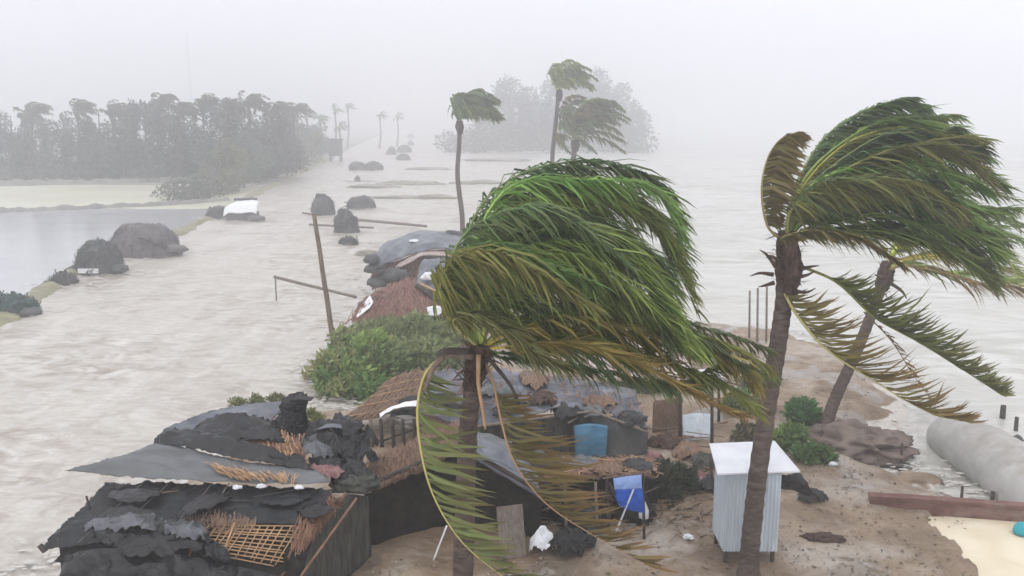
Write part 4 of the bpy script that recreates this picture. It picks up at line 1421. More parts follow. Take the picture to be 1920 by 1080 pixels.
sheet([PR([(905, 838, 19.5), (940, 842, 19.5), (975, 872, 19.4)]), PR([(900, 862, 19.2), (935, 868, 19.2), (968, 885, 19.2)])], 20, 10, .04, 3, 26).build('pale_plastic', M['tarp_blue_grey'], dh, smooth=True)
mb = MB()
for i in range(150):
    p = GL(rnd.uniform(690, 1010), rnd.uniform(1045, 1110))
    s = rnd.uniform(.02, .07)
    mb.add([p + Vector((rnd.uniform(-s, s), rnd.uniform(-s, s), rnd.uniform(0, s))) for _ in range(4)], [(0, 1, 2), (0, 2, 3), (0, 3, 1), (1, 3, 2)],
           rnd.choice([(.5, .3, .2), (.9, .85, .8), (.3, .2, .15), (.6, .4, .3)]))
M['rubble'] = mat('rubble', (.35, .35, .35), (.6, .6, .6), scale=8, rough=.9, tint=True)
stuff(mb.build('rubble', M['rubble']))

# ------------------------------------------------------------------ woven lean-to with short posts
ln = thing('bamboo_lean_to', Vector((P(730, 830, 26).x, 26.5, .3)), 'low lean-to with a woven reddish reed roof on short dark posts', 'shelter', 'makeshift huts on the sand')
rf = [PR([(640, 792, 25.6), (700, 782, 25.7), (745, 772, 25.8), (800, 772, 25.8)]), PR([(690, 755, 27), (730, 742, 27.2), (770, 735, 27.3), (815, 735, 27.3)]), PR([(735, 712, 28.5), (765, 702, 28.8), (795, 697, 29), (830, 697, 29)])]
sheet(rf, 40, 24, .03, 2, 31, thick=.06, ragged=.02).build('roof_mat', M['thatch'], ln, smooth=True)
straws(rf, 700, .6, M['thatch'], ln, 9, up=.06, w=.018)
rf2 = [cr(r_, 14) for r_ in rf]
for k in range(14):
    c = [rf2[i][k] + Vector((0, 0, .05)) for i in range(3)]
    MB().tube(cr(c, 8), .03, 5).build('roof_reed', M['bamboo_dark'], ln, smooth=True)
for f in (.08, .3, .52, .74, .95):
    a = cr([rf[0][0].lerp(rf[2][0], f), rf[0][1].lerp(rf[2][1], f), rf[0][2].lerp(rf[2][2], f), rf[0][3].lerp(rf[2][3], f)], 8)
    MB().tube([p + Vector((0, 0, .06)) for p in a], .022, 5).build('roof_batten', M['bamboo'], ln, smooth=True)
for x in (670, 697, 716, 738, 757, 778):
    g = GL(x, 838)
    tp = P(x - 2, 786, g.y)
    pole('post', g - Vector((0, 0, .1)), tp, .06, .055, 'wood_dark' if x != 697 else 'wood_pole', ln, 7, 4)
pole('rail', GL(700, 838) + Vector((0, -.05, .1)), GL(790, 815) + Vector((0, 0, .25)), .04, .03, 'wood_dark', ln, 6, 5)
wb = sheet([PR([(712, 782, 25.4), (745, 766, 25.5), (782, 762, 25.5)]), PR([(712, 776, 25.7), (745, 758, 25.8), (785, 752, 25.8)])], 24, 12, .05, 2, 33)
tag(wb.build('white_plastic_sheet', M['plastic_white'], smooth=True), 'white plastic sheet folded over the edge of the woven lean-to roof', 'sheet')
wb = sheet([PR([(735, 772, 25.3), (760, 764, 25.35), (785, 768, 25.4)]), PR([(730, 782, 25.3), (760, 778, 25.3), (788, 782, 25.3)])], 24, 8, .04, 3, 34)
tag(wb.build('black_plastic_strip', M['tarp_crumple'], smooth=True), 'black plastic strip hanging below the white sheet on the lean-to', 'sheet')
wb = sheet([PR([(748, 750, 26.1), (770, 742, 26.2), (790, 742, 26.2)]), PR([(746, 757, 26), (770, 751, 26.0), (790, 750, 26.0)])], 16, 6, .02, 3, 35)
tag(wb.build('black_plastic_strip', M['tarp_crumple'], smooth=True), 'narrow black strip on top of the white sheet on the lean-to', 'sheet')

# ------------------------------------------------------------------ grey tarpaulin hut with the blue panel
ch = thing('grey_hut', Vector((P(1040, 870, 24.5).x, 25, .35)), 'hut behind the near palm with grey sheeting walls and a blurred blue panel', 'hut', 'makeshift huts on the sand')
rg = [PR([(790, 775, 24.3), (900, 800, 24.0), (1010, 778, 24.2), (1110, 772, 24.3), (1215, 812, 24.2)]), PR([(800, 740, 25.2), (890, 745, 25.2), (1000, 740, 25.3), (1110, 742, 25.3), (1200, 770, 25.2)]), PR([(812, 702, 26.2), (890, 695, 26.4), (990, 700, 26.4), (1100, 715, 26.3), (1190, 735, 26.2)])]
sheet(rg, 80, 40, .20, 1.2, 41, thick=.03, ragged=.03).build('roof_tarpaulin', M['tarp_blue_grey'], ch, smooth=True)
ev = [p + Vector((0, .1, -.05)) for p in rg[0]]
ground_wall(ev[1:4], 'front_wall', 'mat_greygreen', ch, 42, amp=.05)
ground_wall([ev[3], P(1160, 790, 24.2), ev[4]], 'grey_panel', 'tarp_grey', ch, 43, amp=.05)
ground_wall([ev[4], ev[4] + Vector((.1, 2.0, 0.1))], 'side_wall', 'mat_dark', ch, 44)
ground_wall(ev[:2], 'left_wall', 'thatch', ch, 44)
bl = [P(1076, 798, 24.1), P(1108, 794, 24.1), P(1140, 798, 24.1)]
sheet([bl, PR([(1078, 830, 24.05), (1108, 830, 24.0), (1138, 830, 24.05)]), PR([(1080, 866, 24.1), (1108, 868, 24.05), (1136, 866, 24.1)])], 16, 14, .04, 1.8, 45).build('blue_panel', M['plastic_blue'], ch, smooth=True)
pole('eave_pole', rg[0][1] + Vector((0, -.1, .05)), rg[0][3] + Vector((0, -.1, .05)), .05, .04, 'wood_grey', ch)
pole('eave_pole', rg[0][3] + Vector((0, -.1, .05)), rg[0][4] + Vector((0, -.1, .05)), .05, .04, 'wood_grey', ch)
for x, y in ((1112, 778), (870, 760), (955, 742)):
    bundle(P(x, y, 24.4) + Vector((0, 0, .1)), (.28, .22, .16), x, .5, 1.6, 3).build('roof_weight', M['tarp_grey'], ch, smooth=True)
sheet([PR([(830, 820, 22.6), (900, 838, 22.2), (960, 860, 21.9)]), PR([(840, 800, 23.2), (905, 812, 23.0), (960, 830, 22.6)])], 24, 10, .07, 1.5, 46).build('low_tarpaulin', M['tarp_grey'], ch, smooth=True)

q_ = random.Random(14)
for k_ in range(16):
    a = rg[0][0].lerp(rg[0][4], q_.uniform(.1, .95)).lerp(rg[2][0].lerp(rg[2][4], q_.uniform(.2, .9)), q_.uniform(.05, .8)) + Vector((0, 0, .22))
    d = Vector((q_.uniform(-1, 1), q_.uniform(-.7, .7), q_.uniform(-.1, .2))).normalized() * q_.uniform(.3, 1.0)
    pole('roof_timber', a - d, a + d, q_.uniform(.02, .045), .018, q_.choice(['wood_dark', 'bamboo_dark', 'wood_pole', 'wood_grey']), ch, 6, 3)
for k_, (x, y, Yb, rx, mm) in enumerate(((835, 755, 24.9, .5, 'tarp_crumple'), (960, 770, 24.6, .7, 'tarp_crumple'), (1015, 752, 25, .6, 'fibre'), (1060, 775, 24.4, .5, 'tarp_crumple'), (1120, 760, 24.9, .6, 'thatch'), (1180, 790, 24.5, .5, 'tarp_crumple'), (905, 735, 25.4, .6, 'tarp_grey'), (1000, 715, 26, .8, 'thatch'))):
    drape(P(x, y, Yb) + Vector((0, 0, .02)), rx, .45, .25, 340 + k_, k_ * .7, 5).build('loose_sheet', M[mm], ch, smooth=True)
straws(rg, 260, .5, M['thatch'], ch, 21, up=.16, across=1.2, w=.02)
mb = MB()
for k_ in range(420):
    a = GL(q_.uniform(940, 1340), q_.uniform(860, 1010)) + Vector((0, 0, q_.uniform(.01, .06)))
    d = Vector((q_.uniform(-1, 1), q_.uniform(-1, 1), q_.uniform(-.1, .15))).normalized() * q_.uniform(.06, .35)
    n_ = Vector((-d.y, d.x, 0)).normalized() * q_.uniform(.006, .02)
    c_ = q_.choice([(.25, .16, .1), (.5, .36, .22), (.12, .09, .07), (.6, .5, .4)])
    mb.add([a - d - n_, a - d + n_, a + d + n_, a + d - n_, a + Vector((0, 0, .02))], [(0, 1, 4), (1, 2, 4), (2, 3, 4), (3, 0, 4)], c_)
stuff(mb.build('debris', M['rubble']))

ds = thing('low_dark_shed', GL(1100, 990), 'low dark shed with a ragged brown eave between the gabled hut and the blue cloth', 'shed', 'makeshift huts on the sand')
re2 = [PR([(965, 908, 20.3), (1060, 897, 20.2), (1140, 892, 20.3), (1228, 898, 20.5)]), PR([(975, 886, 21.2), (1065, 880, 21.2), (1140, 876, 21.3), (1222, 878, 21.4)]), PR([(985, 868, 22.2), (1065, 866, 22.3), (1140, 864, 22.3), (1215, 864, 22.3)])]
sheet(re2, 60, 24, .10, 1.6, 411, thick=.06, ragged=.04).build('roof', M['thatch'], ds, smooth=True)
straws(re2, 700, .5, M['bamboo_dark'], ds, 41, up=.10, across=.9, w=.02)
straws(re2, 250, .5, M['bamboo'], ds, 42, up=.11, across=.9, w=.014)
for k_, (x, y, Yb, rx, mm) in enumerate(((1010, 885, 21.2, .6, 'tarp_crumple'), (1090, 880, 21.3, .5, 'tarp_grey'), (1195, 884, 21.1, .5, 'tarp_crumple'), (1140, 890, 20.6, .4, 'thatch'))):
    drape(P(x, y, Yb) + Vector((0, 0, .08)), rx, .4, .2, 420 + k_, k_ * .9, 5).build('loose_sheet', M[mm], ds, smooth=True)
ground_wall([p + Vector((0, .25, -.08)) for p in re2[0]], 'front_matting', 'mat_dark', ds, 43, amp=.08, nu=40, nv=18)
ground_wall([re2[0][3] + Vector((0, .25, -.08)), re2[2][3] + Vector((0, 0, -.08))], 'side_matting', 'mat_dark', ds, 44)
for x in (1000, 1062, 1120):
    g = GL(x, 1000)
    pole('post', g - Vector((0, 0, .1)), P(x - 3, 904, g.y + .1), .04, .035, 'wood_grey', ds, 6, 4)
dh2 = thing('debris_heap', GL(1280, 870), 'scattered heap of rags, boards and dry fronds left of the pale shed', 'heap')
q_ = random.Random(24)
for k_ in range(22):
    a = GL(q_.uniform(1225, 1345), q_.uniform(790, 925)) + Vector((0, 0, q_.uniform(.02, .25)))
    d = Vector((q_.uniform(-1, 1), q_.uniform(-.6, .6), q_.uniform(-.1, .25))).normalized() * q_.uniform(.25, .8)
    pole('board', a - d, a + d, q_.uniform(.015, .04), .015, q_.choice(['wood_dark', 'bamboo_dark', 'wood_pole', 'wood_grey']), dh2, 5, 3)
for k_, (x, y, rx, mm) in enumerate(((1245, 835, .6, 'fibre'), (1290, 850, .6, 'thatch'), (1235, 880, .5, 'mat_dark'), (1300, 905, .5, 'rust_cloth'), (1320, 870, .45, 'mat_greygreen'), (1262, 800, .6, 'thatch'), (1330, 915, .35, 'tarp_crumple'))):
    drape(GL(x, y), rx, .4, .28, 440 + k_, k_ * 1.1, 5).build('rag', M[mm], dh2, smooth=True)

# heap of timber, matting and branches between the dark hut and the rack
hp = thing('timber_heap', GL(1090, 960), 'dark heap of timbers, matting and dry branches between the dark hut and the blue cloth', 'heap')
q_ = random.Random(4)
for k_ in range(26):
    a = GL(q_.uniform(985, 1215), q_.uniform(915, 1005)) + Vector((0, 0, q_.uniform(0, .5)))
    d = Vector((q_.uniform(-1, 1), q_.uniform(-.6, .6), q_.uniform(-.15, .35))).normalized() * q_.uniform(.4, 1.1)
    pole('timber', a - d, a + d, q_.uniform(.015, .04), .015, q_.choice(['wood_dark', 'bamboo_dark', 'wood_pole', 'wood_grey']), hp, 6, 3)
for k_, (x, y, rx, mm) in enumerate(((1020, 930, .6, 'mat_dark'), (1075, 915, .7, 'thatch'), (1130, 905, .6, 'mat_dark'), (1060, 965, .7, 'mat_dark'), (1125, 960, .6, 'fibre'), (1190, 975, .4, 'mat_dark'), (1010, 895, .5, 'tarp_grey'), (1180, 925, .5, 'fibre'), (1095, 990, .5, 'tarp_crumple'))):
    bundle(GL(x, y) + Vector((0, .2, .12)), (rx, .45, .38), 200 + k_, .6, 1.6, 4).build('matting', M[mm], hp, smooth=True)
for k_, (x, y) in enumerate(((1050, 880), (1085, 893), (1118, 897), (1010, 905), (1225, 860), (1280, 880), (1250, 945), (1300, 900))):
    bundle(GL(x, y) + Vector((0, 0, .05)), (.2, .18, .12), 230 + k_, .7, 1.8, 3).build('rag', M[['rust_cloth', 'thatch_pale', 'bamboo', 'wood_grey'][k_ % 4]] if k_ % 4 != 1 else M['wood_grey'], hp, smooth=True)

# thatched roofs behind the near palm crown, right
pk = thing('pale_thatch_hut', Vector((P(1235, 700, 31).x, 31.5, .3)), 'pale pinkish thatch roof showing under the streaming palm fronds', 'hut', 'makeshift huts on the sand')
rp = [PR([(1090, 715, 30), (1190, 712, 30), (1300, 700, 30.2)]), PR([(1100, 680, 31.5), (1200, 672, 31.5), (1290, 672, 31.5)]), PR([(1120, 645, 33), (1200, 640, 33), (1270, 648, 33)])]
M['thatch_pale'] = mat('pale_thatch', (0.36, 0.27, 0.25), (0.52, 0.43, 0.41), scale=3, rough=.9, bump=.7, bscale=9, stretch=(5, 1, 1))
sheet(rp, 40, 20, .06, 1.4, 51, thick=.1, ragged=.03).build('roof', M['thatch_pale'], pk, smooth=True)
ground_wall([p + Vector((0, .15, -.1)) for p in rp[0]], 'front_wall', 'mat_greygreen', pk, 52)
ground_wall([rp[0][2] + Vector((-.1, .2, -.1)), rp[2][2] + Vector((-.1, -.1, -.1))], 'side_wall', 'thatch', pk, 53)
ts = thing('tin_shelter', Vector((P(1305, 790, 26).x, 26.5, .35)), 'small open shelter with a white corrugated sheet roof and grey side board', 'shelter', 'makeshift huts on the sand')
rt = [PR([(1238, 716, 26.2), (1300, 722, 26.1), (1358, 716, 26.2)]), PR([(1250, 700, 27), (1300, 694, 27.1), (1350, 690, 27.2)])]
sheet(rt, 40, 10, .035, 1.8, 54, thick=.03).build('roof', M['plastic_white'], ts, smooth=True)
for x, y in ((1258, 800), (1335, 832), (1348, 790), (1275, 830)):
    g = GL(x, y)
    pole('post', g - Vector((0, 0, .1)), P(x, 716, g.y), .05, .045, 'wood_dark', ts, 6, 4)
sheet([PR([(1280, 778, 26.0), (1308, 774, 26.0), (1334, 776, 26)]), PR([(1280, 800, 25.8), (1308, 800, 25.8), (1334, 800, 25.8)]), PR([(1280, 826, 25.6), (1308, 826, 25.6), (1334, 824, 25.6)])], 12, 10, .03, 2, 55, thick=.04).build('side_board', M['tin'], ts, smooth=True)
ground_wall(PR([(1225, 752, 26.3), (1280, 745, 26.6)]), 'back_matting', 'thatch', ts, 56)

# ------------------------------------------------------------------ huts farther along the spit
rh = thing('thatched_hut', Vector((P(740, 610, 40).x, 40.5, .3)), 'hut with a sagging reddish brown thatch roof and white plastic at its corners', 'hut', 'makeshift huts on the sand')
rr_ = [PR([(655, 604, 39), (735, 600, 38.8), (835, 590, 38.8)]), PR([(680, 572, 40), (745, 564, 40), (812, 566, 40)]), PR([(705, 552, 41.2), (760, 532, 41.5), (790, 545, 41.3)])]
sheet(rr_, 44, 22, .07, .8, 61, thick=.1, ragged=.03).build('roof', M['thatch_red'], rh, smooth=True)
rq = [cr(r_, 11) for r_ in rr_]
for k in range(1, 10):
    MB().tube(cr([rq[i][k] + Vector((0, 0, .08)) for i in range(3)], 6), .035, 5).build('roof_rib', M['bamboo_dark'] if k % 3 else M['bamboo'], rh, smooth=True)
ground_wall([p + Vector((0, .2, -.1)) for p in rr_[0]], 'front_wall', 'mat_greygreen', rh, 62)
ground_wall([rr_[0][2] + Vector((0, .2, -.1)), rr_[2][2] + Vector((0, 0, -.1))], 'side_wall', 'mat_dark', rh, 63)
sheet([PR([(668, 598, 39.0), (690, 580, 39.3), (700, 566, 39.8)]), PR([(668, 582, 39.6), (684, 566, 40.0), (694, 554, 40.4)])], 14, 8, .05, 1.5, 64).build('white_plastic', M['plastic_white'], rh, smooth=True)
sheet([PR([(650, 600, 39), (658, 600, 39), (668, 606, 38.9)]), PR([(652, 618, 38.9), (660, 620, 38.8), (668, 632, 38.7)])], 10, 8, .04, 1.5, 65).build('white_plastic', M['plastic_white'], rh, smooth=True)
sheet([PR([(800, 576, 38.7), (818, 573, 38.7), (835, 578, 38.6)]), PR([(803, 592, 38.5), (820, 592, 38.5), (832, 584, 38.5)])], 12, 8, .05, 1.5, 66).build('white_plastic', M['plastic_white'], rh, smooth=True)
pole('ridge_beam', P(782, 536, 41), P(848, 580, 38.6), .12, .1, 'wood_dark', rh)
pole('gable_pole', P(788, 532, 41), P(860, 566, 38.6), .06, .05, 'bamboo', rh)

bh = thing('blue_tarpaulin_hut', Vector((P(790, 540, 52).x, 53, .2)), 'hut under a domed blue-grey tarpaulin behind the reddish thatch hut', 'hut', 'makeshift huts on the sand')
rb = [PR([(695, 500, 51.5), (740, 490, 51), (790, 470, 51), (850, 468, 51), (900, 480, 51)]), PR([(708, 470, 53), (750, 450, 53.2), (800, 440, 53.4), (850, 442, 53.4), (900, 455, 53.2)]), PR([(730, 452, 55.5), (770, 438, 56), (810, 433, 56.2), (860, 438, 56), (900, 448, 55.8)])]
sheet(rb, 50, 24, .14, .55, 71, thick=.05).build('roof_tarpaulin', M['tarp_blue_grey'], bh, smooth=True)
ground_wall([p + Vector((0, .3, -.05)) for p in rb[0][:3]], 'matting_wall', 'thatch_red', bh, 72, amp=.12)
ground_wall([p + Vector((0, .3, -.05)) for p in rb[0][2:]], 'dark_wall', 'tarp_blue_grey', bh, 73, amp=.12)
ground_wall([rb[0][0] + Vector((0, .3, 0)), rb[2][0]], 'side_wall', 'mat_greygreen', bh, 74)
sheet([PR([(742, 505, 50.6), (772, 490, 50.6), (800, 478, 50.6), (880, 482, 50.6)]), PR([(742, 498, 51), (772, 478, 51.2), (800, 470, 51.2), (880, 472, 51.2)])], 24, 6, .04, 1.5, 75, thick=.06).build('thatch_eave', M['thatch_pale'], bh, smooth=True)
for x, y, rx in ((702, 505, .5), (712, 530, .6), (697, 488, .4), (740, 520, .7)):
    bundle(P(x, y, 50.3), (rx, .5, rx * .7), x, .5, 1.5, 3).build('debris_bundle', M['far_dark'], bh, smooth=True)
bundle(P(776, 455, 52.6) + Vector((0, 0, .1)), (.28, .2, .1), 5, .4, 2, 2).build('white_scrap', M['plastic_white'], bh)
for x in (846, 866):
    bundle(P(x, 446, 53.8), (.5, .4, .35), x, .6, 1.8, 3).build('debris_bundle', M['far_dark'], bh, smooth=True)
straws(rr_, 900, 1.0, M['thatch_red'], rh, 8, up=.12, w=.03)
dk = thing('dark_lean_to', Vector((P(815, 535, 47).x, 47, .2)), 'dark tarpaulin lean-to between the reddish thatch and the near palm crown', 'shelter', 'makeshift huts on the sand')
rd = [PR([(780, 535, 46.5), (815, 545, 46.3), (870, 550, 46.3)]), PR([(785, 505, 47.2), (820, 500, 47.2), (880, 500, 47.2)]), PR([(795, 486, 48), (825, 484, 48), (880, 484, 48)])]
sheet(rd, 30, 18, .16, .9, 76, thick=.04).build('tarpaulin', M['tarp_blue_grey'], dk, smooth=True)
ground_wall([p + Vector((0, .2, -.05)) for p in rd[0]], 'front_wall', 'far_dark', dk, 77)
bundle(P(803, 520, 46.4), (.35, .2, .25), 9, .5, 1.8, 2).build('white_scrap', M['plastic_white'], dk)

# ------------------------------------------------------------------ mounds and shelters along the track
def mound(name, px, py, w_px, h_px, m, label, seed, depth=1.0, amp=.22, group='tarpaulin mounds stranded along the track', cat='mound', extra=None):
    g = G(px, py)
    k = (g - Vector((0, 0, H))).length / FPX
    w, h = w_px * k / 2, h_px * k * 1.03
    root = thing(name, g, label, cat, group)
    V, F = ico(4)
    out = []
    s = Vector((seed * 2.3, seed * 1.1, seed * .7))
    for v in V:
        q = v * 1.3 + s
        d = 1 + amp * (noise.noise(q) * .8 + (1 - abs(noise.noise(q * 2.2)) * 2.2) * .3 + noise.noise(q * 4.7) * .2)
        p = v * d
        ex = .82
        z = math.copysign(abs(p.z) ** ex, p.z)
        z = max(z, -.2)
        out.append(g + Vector((p.x * w, p.y * w * depth + w * depth * .6, z * h)))
    MB().add(out, F).build('cover', M[m], root, smooth=True)
    if w_px >= 24 and cat != 'debris':
        q = random.Random(seed + 500)
        for _ in range(5):
            a_ = q.uniform(-1, 1)
            p = g + Vector((a_ * w * .9, -w * depth * .15, q.uniform(.15, .8) * h * (1 - .5 * abs(a_))))
            d_ = Vector((q.uniform(-1, 1), q.uniform(-.2, .4), q.uniform(.0, .7))).normalized() * q.uniform(.2, .5) * w
            MB().tube([p - d_, p + d_ * .2, p + d_], [.035 + w * .008] * 3, 5).build('stick', M['wood_dark'], root)
        drape(g + Vector((q.uniform(-.4, .4) * w, w * depth * .5, h * .62)), w * .6, w * .4, h * .42, seed + 600, q.uniform(-.5, .5), 4, 30, 22).build('torn_cover', M[m], root, smooth=True)
    if w_px >= 24 and cat != 'debris':
        q = random.Random(seed)
        mb_ = MB()
        for _ in range(1100 if w_px > 60 else 350):
            p = out[q.randrange(len(out))]
            n_ = (p - g - Vector((0, w * depth * .6, 0))).normalized()
            t_ = n_.cross(Vector((q.gauss(0, .3), q.gauss(0, .3), 1)))
            if t_.length < .05:
                continue
            d_ = (n_.cross(t_.normalized()) * -1 + Vector((q.gauss(0, .3), q.gauss(0, .3), 0))).normalized() * q.uniform(.15, .4)
            sdv = n_.cross(d_).normalized() * .035
            p = p + n_ * .02
            mb_.add([p - d_ - sdv, p - d_ + sdv, p + d_ + sdv + n_ * .03, p + d_ - sdv + n_ * .03], [(0, 1, 2, 3)])
        stuff(mb_.build('straw', M[m], root))
    return root, g, k


root, g, k = mound('domed_shelter', 262, 480, 126, 50, 'far_hay', 'large grey domed shelter beside the pond bank', 3, depth=.75, amp=.14, cat='shelter', group='domed shelters on the pond bank')
bundle(g + Vector((56 * k, .3, 10 * k)), (22 * k, .5, 8 * k), 4, .4, 1.6, 3).build('skirt', M['far_hay'], root, smooth=True)
pole('ridge_pole', g + Vector((22 * k, 1, 46 * k)), g + Vector((48 * k, .3, 22 * k)), .12, .1, 'green_sheet', root)
MB().box((-.18, -.03, -.16), (.18, .03, .16), Matrix.Translation(g + Vector((14 * k, -.55, 26 * k)))).build('opening_shade', M['far_dark'], root)  # solid dark plate, the shade of an opening put into its colour
root, g, k = mound('domed_shelter', 178, 513, 76, 54, 'far_dark', 'smaller dark domed shelter with a white strip, left of the large dome', 8, depth=.8, amp=.13, cat='shelter', group='domed shelters on the pond bank')
m_ = MB()
m_.box((-17 * k, -.05, 3 * k), (17 * k, .05, 11 * k), Matrix.Translation(g + Vector((-4 * k, -.55, 0))))
m_.build('white_strip', M['plastic_white'], root)
sheet([[g + Vector((-8 * k, .0, 46 * k)), g + Vector((2 * k, -.1, 48 * k)), g + Vector((12 * k, .0, 46 * k))], [g + Vector((-8 * k, -.35, 38 * k)), g + Vector((2 * k, -.4, 40 * k)), g + Vector((12 * k, -.35, 38 * k))]], 8, 6, .02, 2, 5).build('pale_patch', M['tarp_grey'], root, smooth=True)
bundle(g + Vector((38 * k, .3, 6 * k)), (14 * k, .5, 8 * k), 6, .4, 1.6, 3).build('skirt', M['far_dark'], root, smooth=True)
bundle(g + Vector((-38 * k, .2, 4 * k)), (10 * k, .5, 8 * k), 7, .4, 1.6, 3).build('skirt', M['far_dark'], root, smooth=True)
mound('tarpaulin_mound', 112, 534, 40, 14, 'far_dark', 'small flat dark mound left of the domed shelters', 11, amp=.4)
root, g, k = mound('green_mound', 8, 590, 90, 26, 'green_sheet', 'dark green covered mound cut by the left edge of the photo', 14, depth=.5, amp=.3, group=None)
bundle(g + Vector((42 * k, .1, 3 * k)), (14 * k, .5, 8 * k), 8, .4, 1.6, 3).build('skirt', M['far_dark'], root, smooth=True)
# white-covered hut
g = G(450, 414)
k = (g - Vector((0, 0, H))).length / FPX
wh = thing('white_covered_hut', g, 'low hut under a bright white sheet at the edge of the flooded track', 'hut')
sheet([[g + Vector((x * k, 0, z * k)) for x, z in ((-30, 8), (-18, 14), (0, 13), (20, 15), (30, 12))], [g + Vector((x * k, .8, z * k)) for x, z in ((-30, 22), (-18, 27), (0, 28), (18, 29), (28, 26))], [g + Vector((x * k, 2.0, z * k)) for x, z in ((-24, 28), (-14, 32), (0, 33), (16, 34), (26, 31))]], 30, 14, .05, 1.2, 81, thick=.05).build('white_sheet', M['plastic_white'], wh, smooth=True)
MB().box((-26 * k, .15, 0), (26 * k, 1.8, 14 * k), Matrix.Translation(g)).build('wall', M['far_hay'], wh)
pole('ridge_pole', g + Vector((-20 * k, 2.1, 35 * k)), g + Vector((22 * k, 2.1, 36 * k)), .13, .12, 'far_dark', wh)
bundle(g + Vector((30 * k, -.2, 4 * k)), (14 * k, .4, 6 * k), 9, .4, 1.6, 3).build('debris_bundle', M['far_hay'], wh, smooth=True)
mound('tarpaulin_mound', 404, 409, 36, 18, 'far_dark', 'dark mound touching the left side of the white covered hut', 15, amp=.3)
mound('tarpaulin_mound', 604, 403, 42, 36, 'far_dark', 'boxy dark mound just behind the top of the leaning pole', 16, amp=.16)
mound('tarpaulin_mound', 674, 391, 52, 20, 'far_dark', 'low flat mound right of the boxy one', 17, amp=.25)
mound('tarpaulin_mound', 646, 437, 42, 37, 'far_dark', 'ragged grey mound right of the leaning pole top', 18, amp=.5)
mound('tarpaulin_mound', 668, 319, 28, 14, 'far_dark', 'left one of two touching mounds far up the flooded track', 19, amp=.3)
mound('tarpaulin_mound', 698, 319, 34, 14, 'far_dark', 'right one of two touching mounds far up the flooded track', 20, amp=.3)
mound('tarpaulin_mound', 733, 290, 18, 13, 'far_dark', 'leftmost of the cluster of faint mounds near the far end of the track', 21, amp=.3)
mound('tarpaulin_mound', 754, 300, 24, 10, 'far_dark', 'nearest of the cluster of faint mounds near the far end of the track', 22, amp=.3)
mound('tarpaulin_mound', 757, 286, 26, 12, 'far_dark', 'middle one of the cluster of faint mounds near the far end of the track', 23, amp=.3)
mound('tarpaulin_mound', 770, 273, 12, 8, 'far_dark', 'small rear mound of the faint cluster near the far end of the track', 24, amp=.3)
mound('tarpaulin_mound', 770, 259, 12, 8, 'far_dark', 'farthest lone mound behind the faint cluster on the track', 25, amp=.3)
mound('tarpaulin_mound', 670, 339, 10, 9, 'far_dark', 'tiny mound between the paired mounds and the flat mound', 26, amp=.3)
mound('tarpaulin_mound', 652, 458, 30, 7, 'far_dark', 'thin dark lump awash in front of the ragged mound', 27, amp=.4)

for px_, py_, w_, h_, lb_ in ((700, 352, 90, 5, 'thin weedy streak in the shallows nearest the tiny mound'), (770, 346, 110, 6, 'long weedy streak in rough water left of the slender lone palm'), (812, 372, 80, 6, 'weedy streak directly left of the slender trunk'), (735, 372, 90, 5, 'weedy streak just behind the low flat mound'),
                              (905, 345, 90, 6, 'weedy streak in rough water right of the slender trunk'), (800, 318, 80, 4, 'weedy streak right of the two touching mounds'), (930, 302, 110, 5, 'farthest weedy streak, below the far wood'), (690, 478, 50, 8, 'weedy streak touching the left foot of the blue tarpaulin hut')):
    mound('weed_streak', px_, py_, w_, h_, 'weed', lb_, int(px_ * 1.3 + py_), amp=.6, depth=.25, cat='debris', group='weedy streaks in the rough water')
M['foam'] = mat('water_foam', (0.47, 0.45, 0.41), (0.58, 0.56, 0.53), scale=4, rough=.6)
q_ = random.Random(77)
mb = MB()
FO = []
for o_ in COL.objects:
    if o_.name.split('.')[0] in ('domed_shelter', 'tarpaulin_mound', 'green_mound', 'white_covered_hut', 'utility_pole'):
        c_ = o_.location
        rr_0 = 2.4 if 'domed' in o_.name else 1.6
        for _ in range(70):
            a_ = q_.random() * 6.28
            d_ = rr_0 * q_.uniform(.6, 1.6)
            FO.append((c_.x + math.cos(a_) * d_ * 1.1 + abs(q_.gauss(0, .5)), c_.y + rr_0 * .3 + math.sin(a_) * d_ * .8))
for _ in range(2200):
    k_ = q_.randrange(len(land_poly))
    a, b = land_poly[k_], land_poly[(k_ + 1) % len(land_poly)]
    f_ = q_.random()
    x_, y_ = a[0] + (b[0] - a[0]) * f_ + q_.gauss(0, .5), a[1] + (b[1] - a[1]) * f_ + q_.gauss(0, .5)
    if y_ < 16 or land_z(x_, y_) > .1:
        continue
    FO.append((x_, y_))
for x_, y_ in FO:
    n_ = q_.randint(5, 8)
    s_ = q_.uniform(.02, .085) * (1 + max(0, y_ - 30) * .02)
    ph_ = q_.random() * 6.28
    z_ = q_.uniform(.01, .07)
    vv = [(x_ + math.cos(ph_ + 6.283 * i / n_) * s_ * q_.uniform(.6, 1.5) * 1.6, y_ + math.sin(ph_ + 6.283 * i / n_) * s_ * q_.uniform(.5, 1.2), z_) for i in range(n_)] + [(x_, y_, z_ + .02)]
    mb.add(vv, [(i, (i + 1) % n_, n_) for i in range(n_)])
stuff(mb.build('foam', M['foam'], smooth=True))

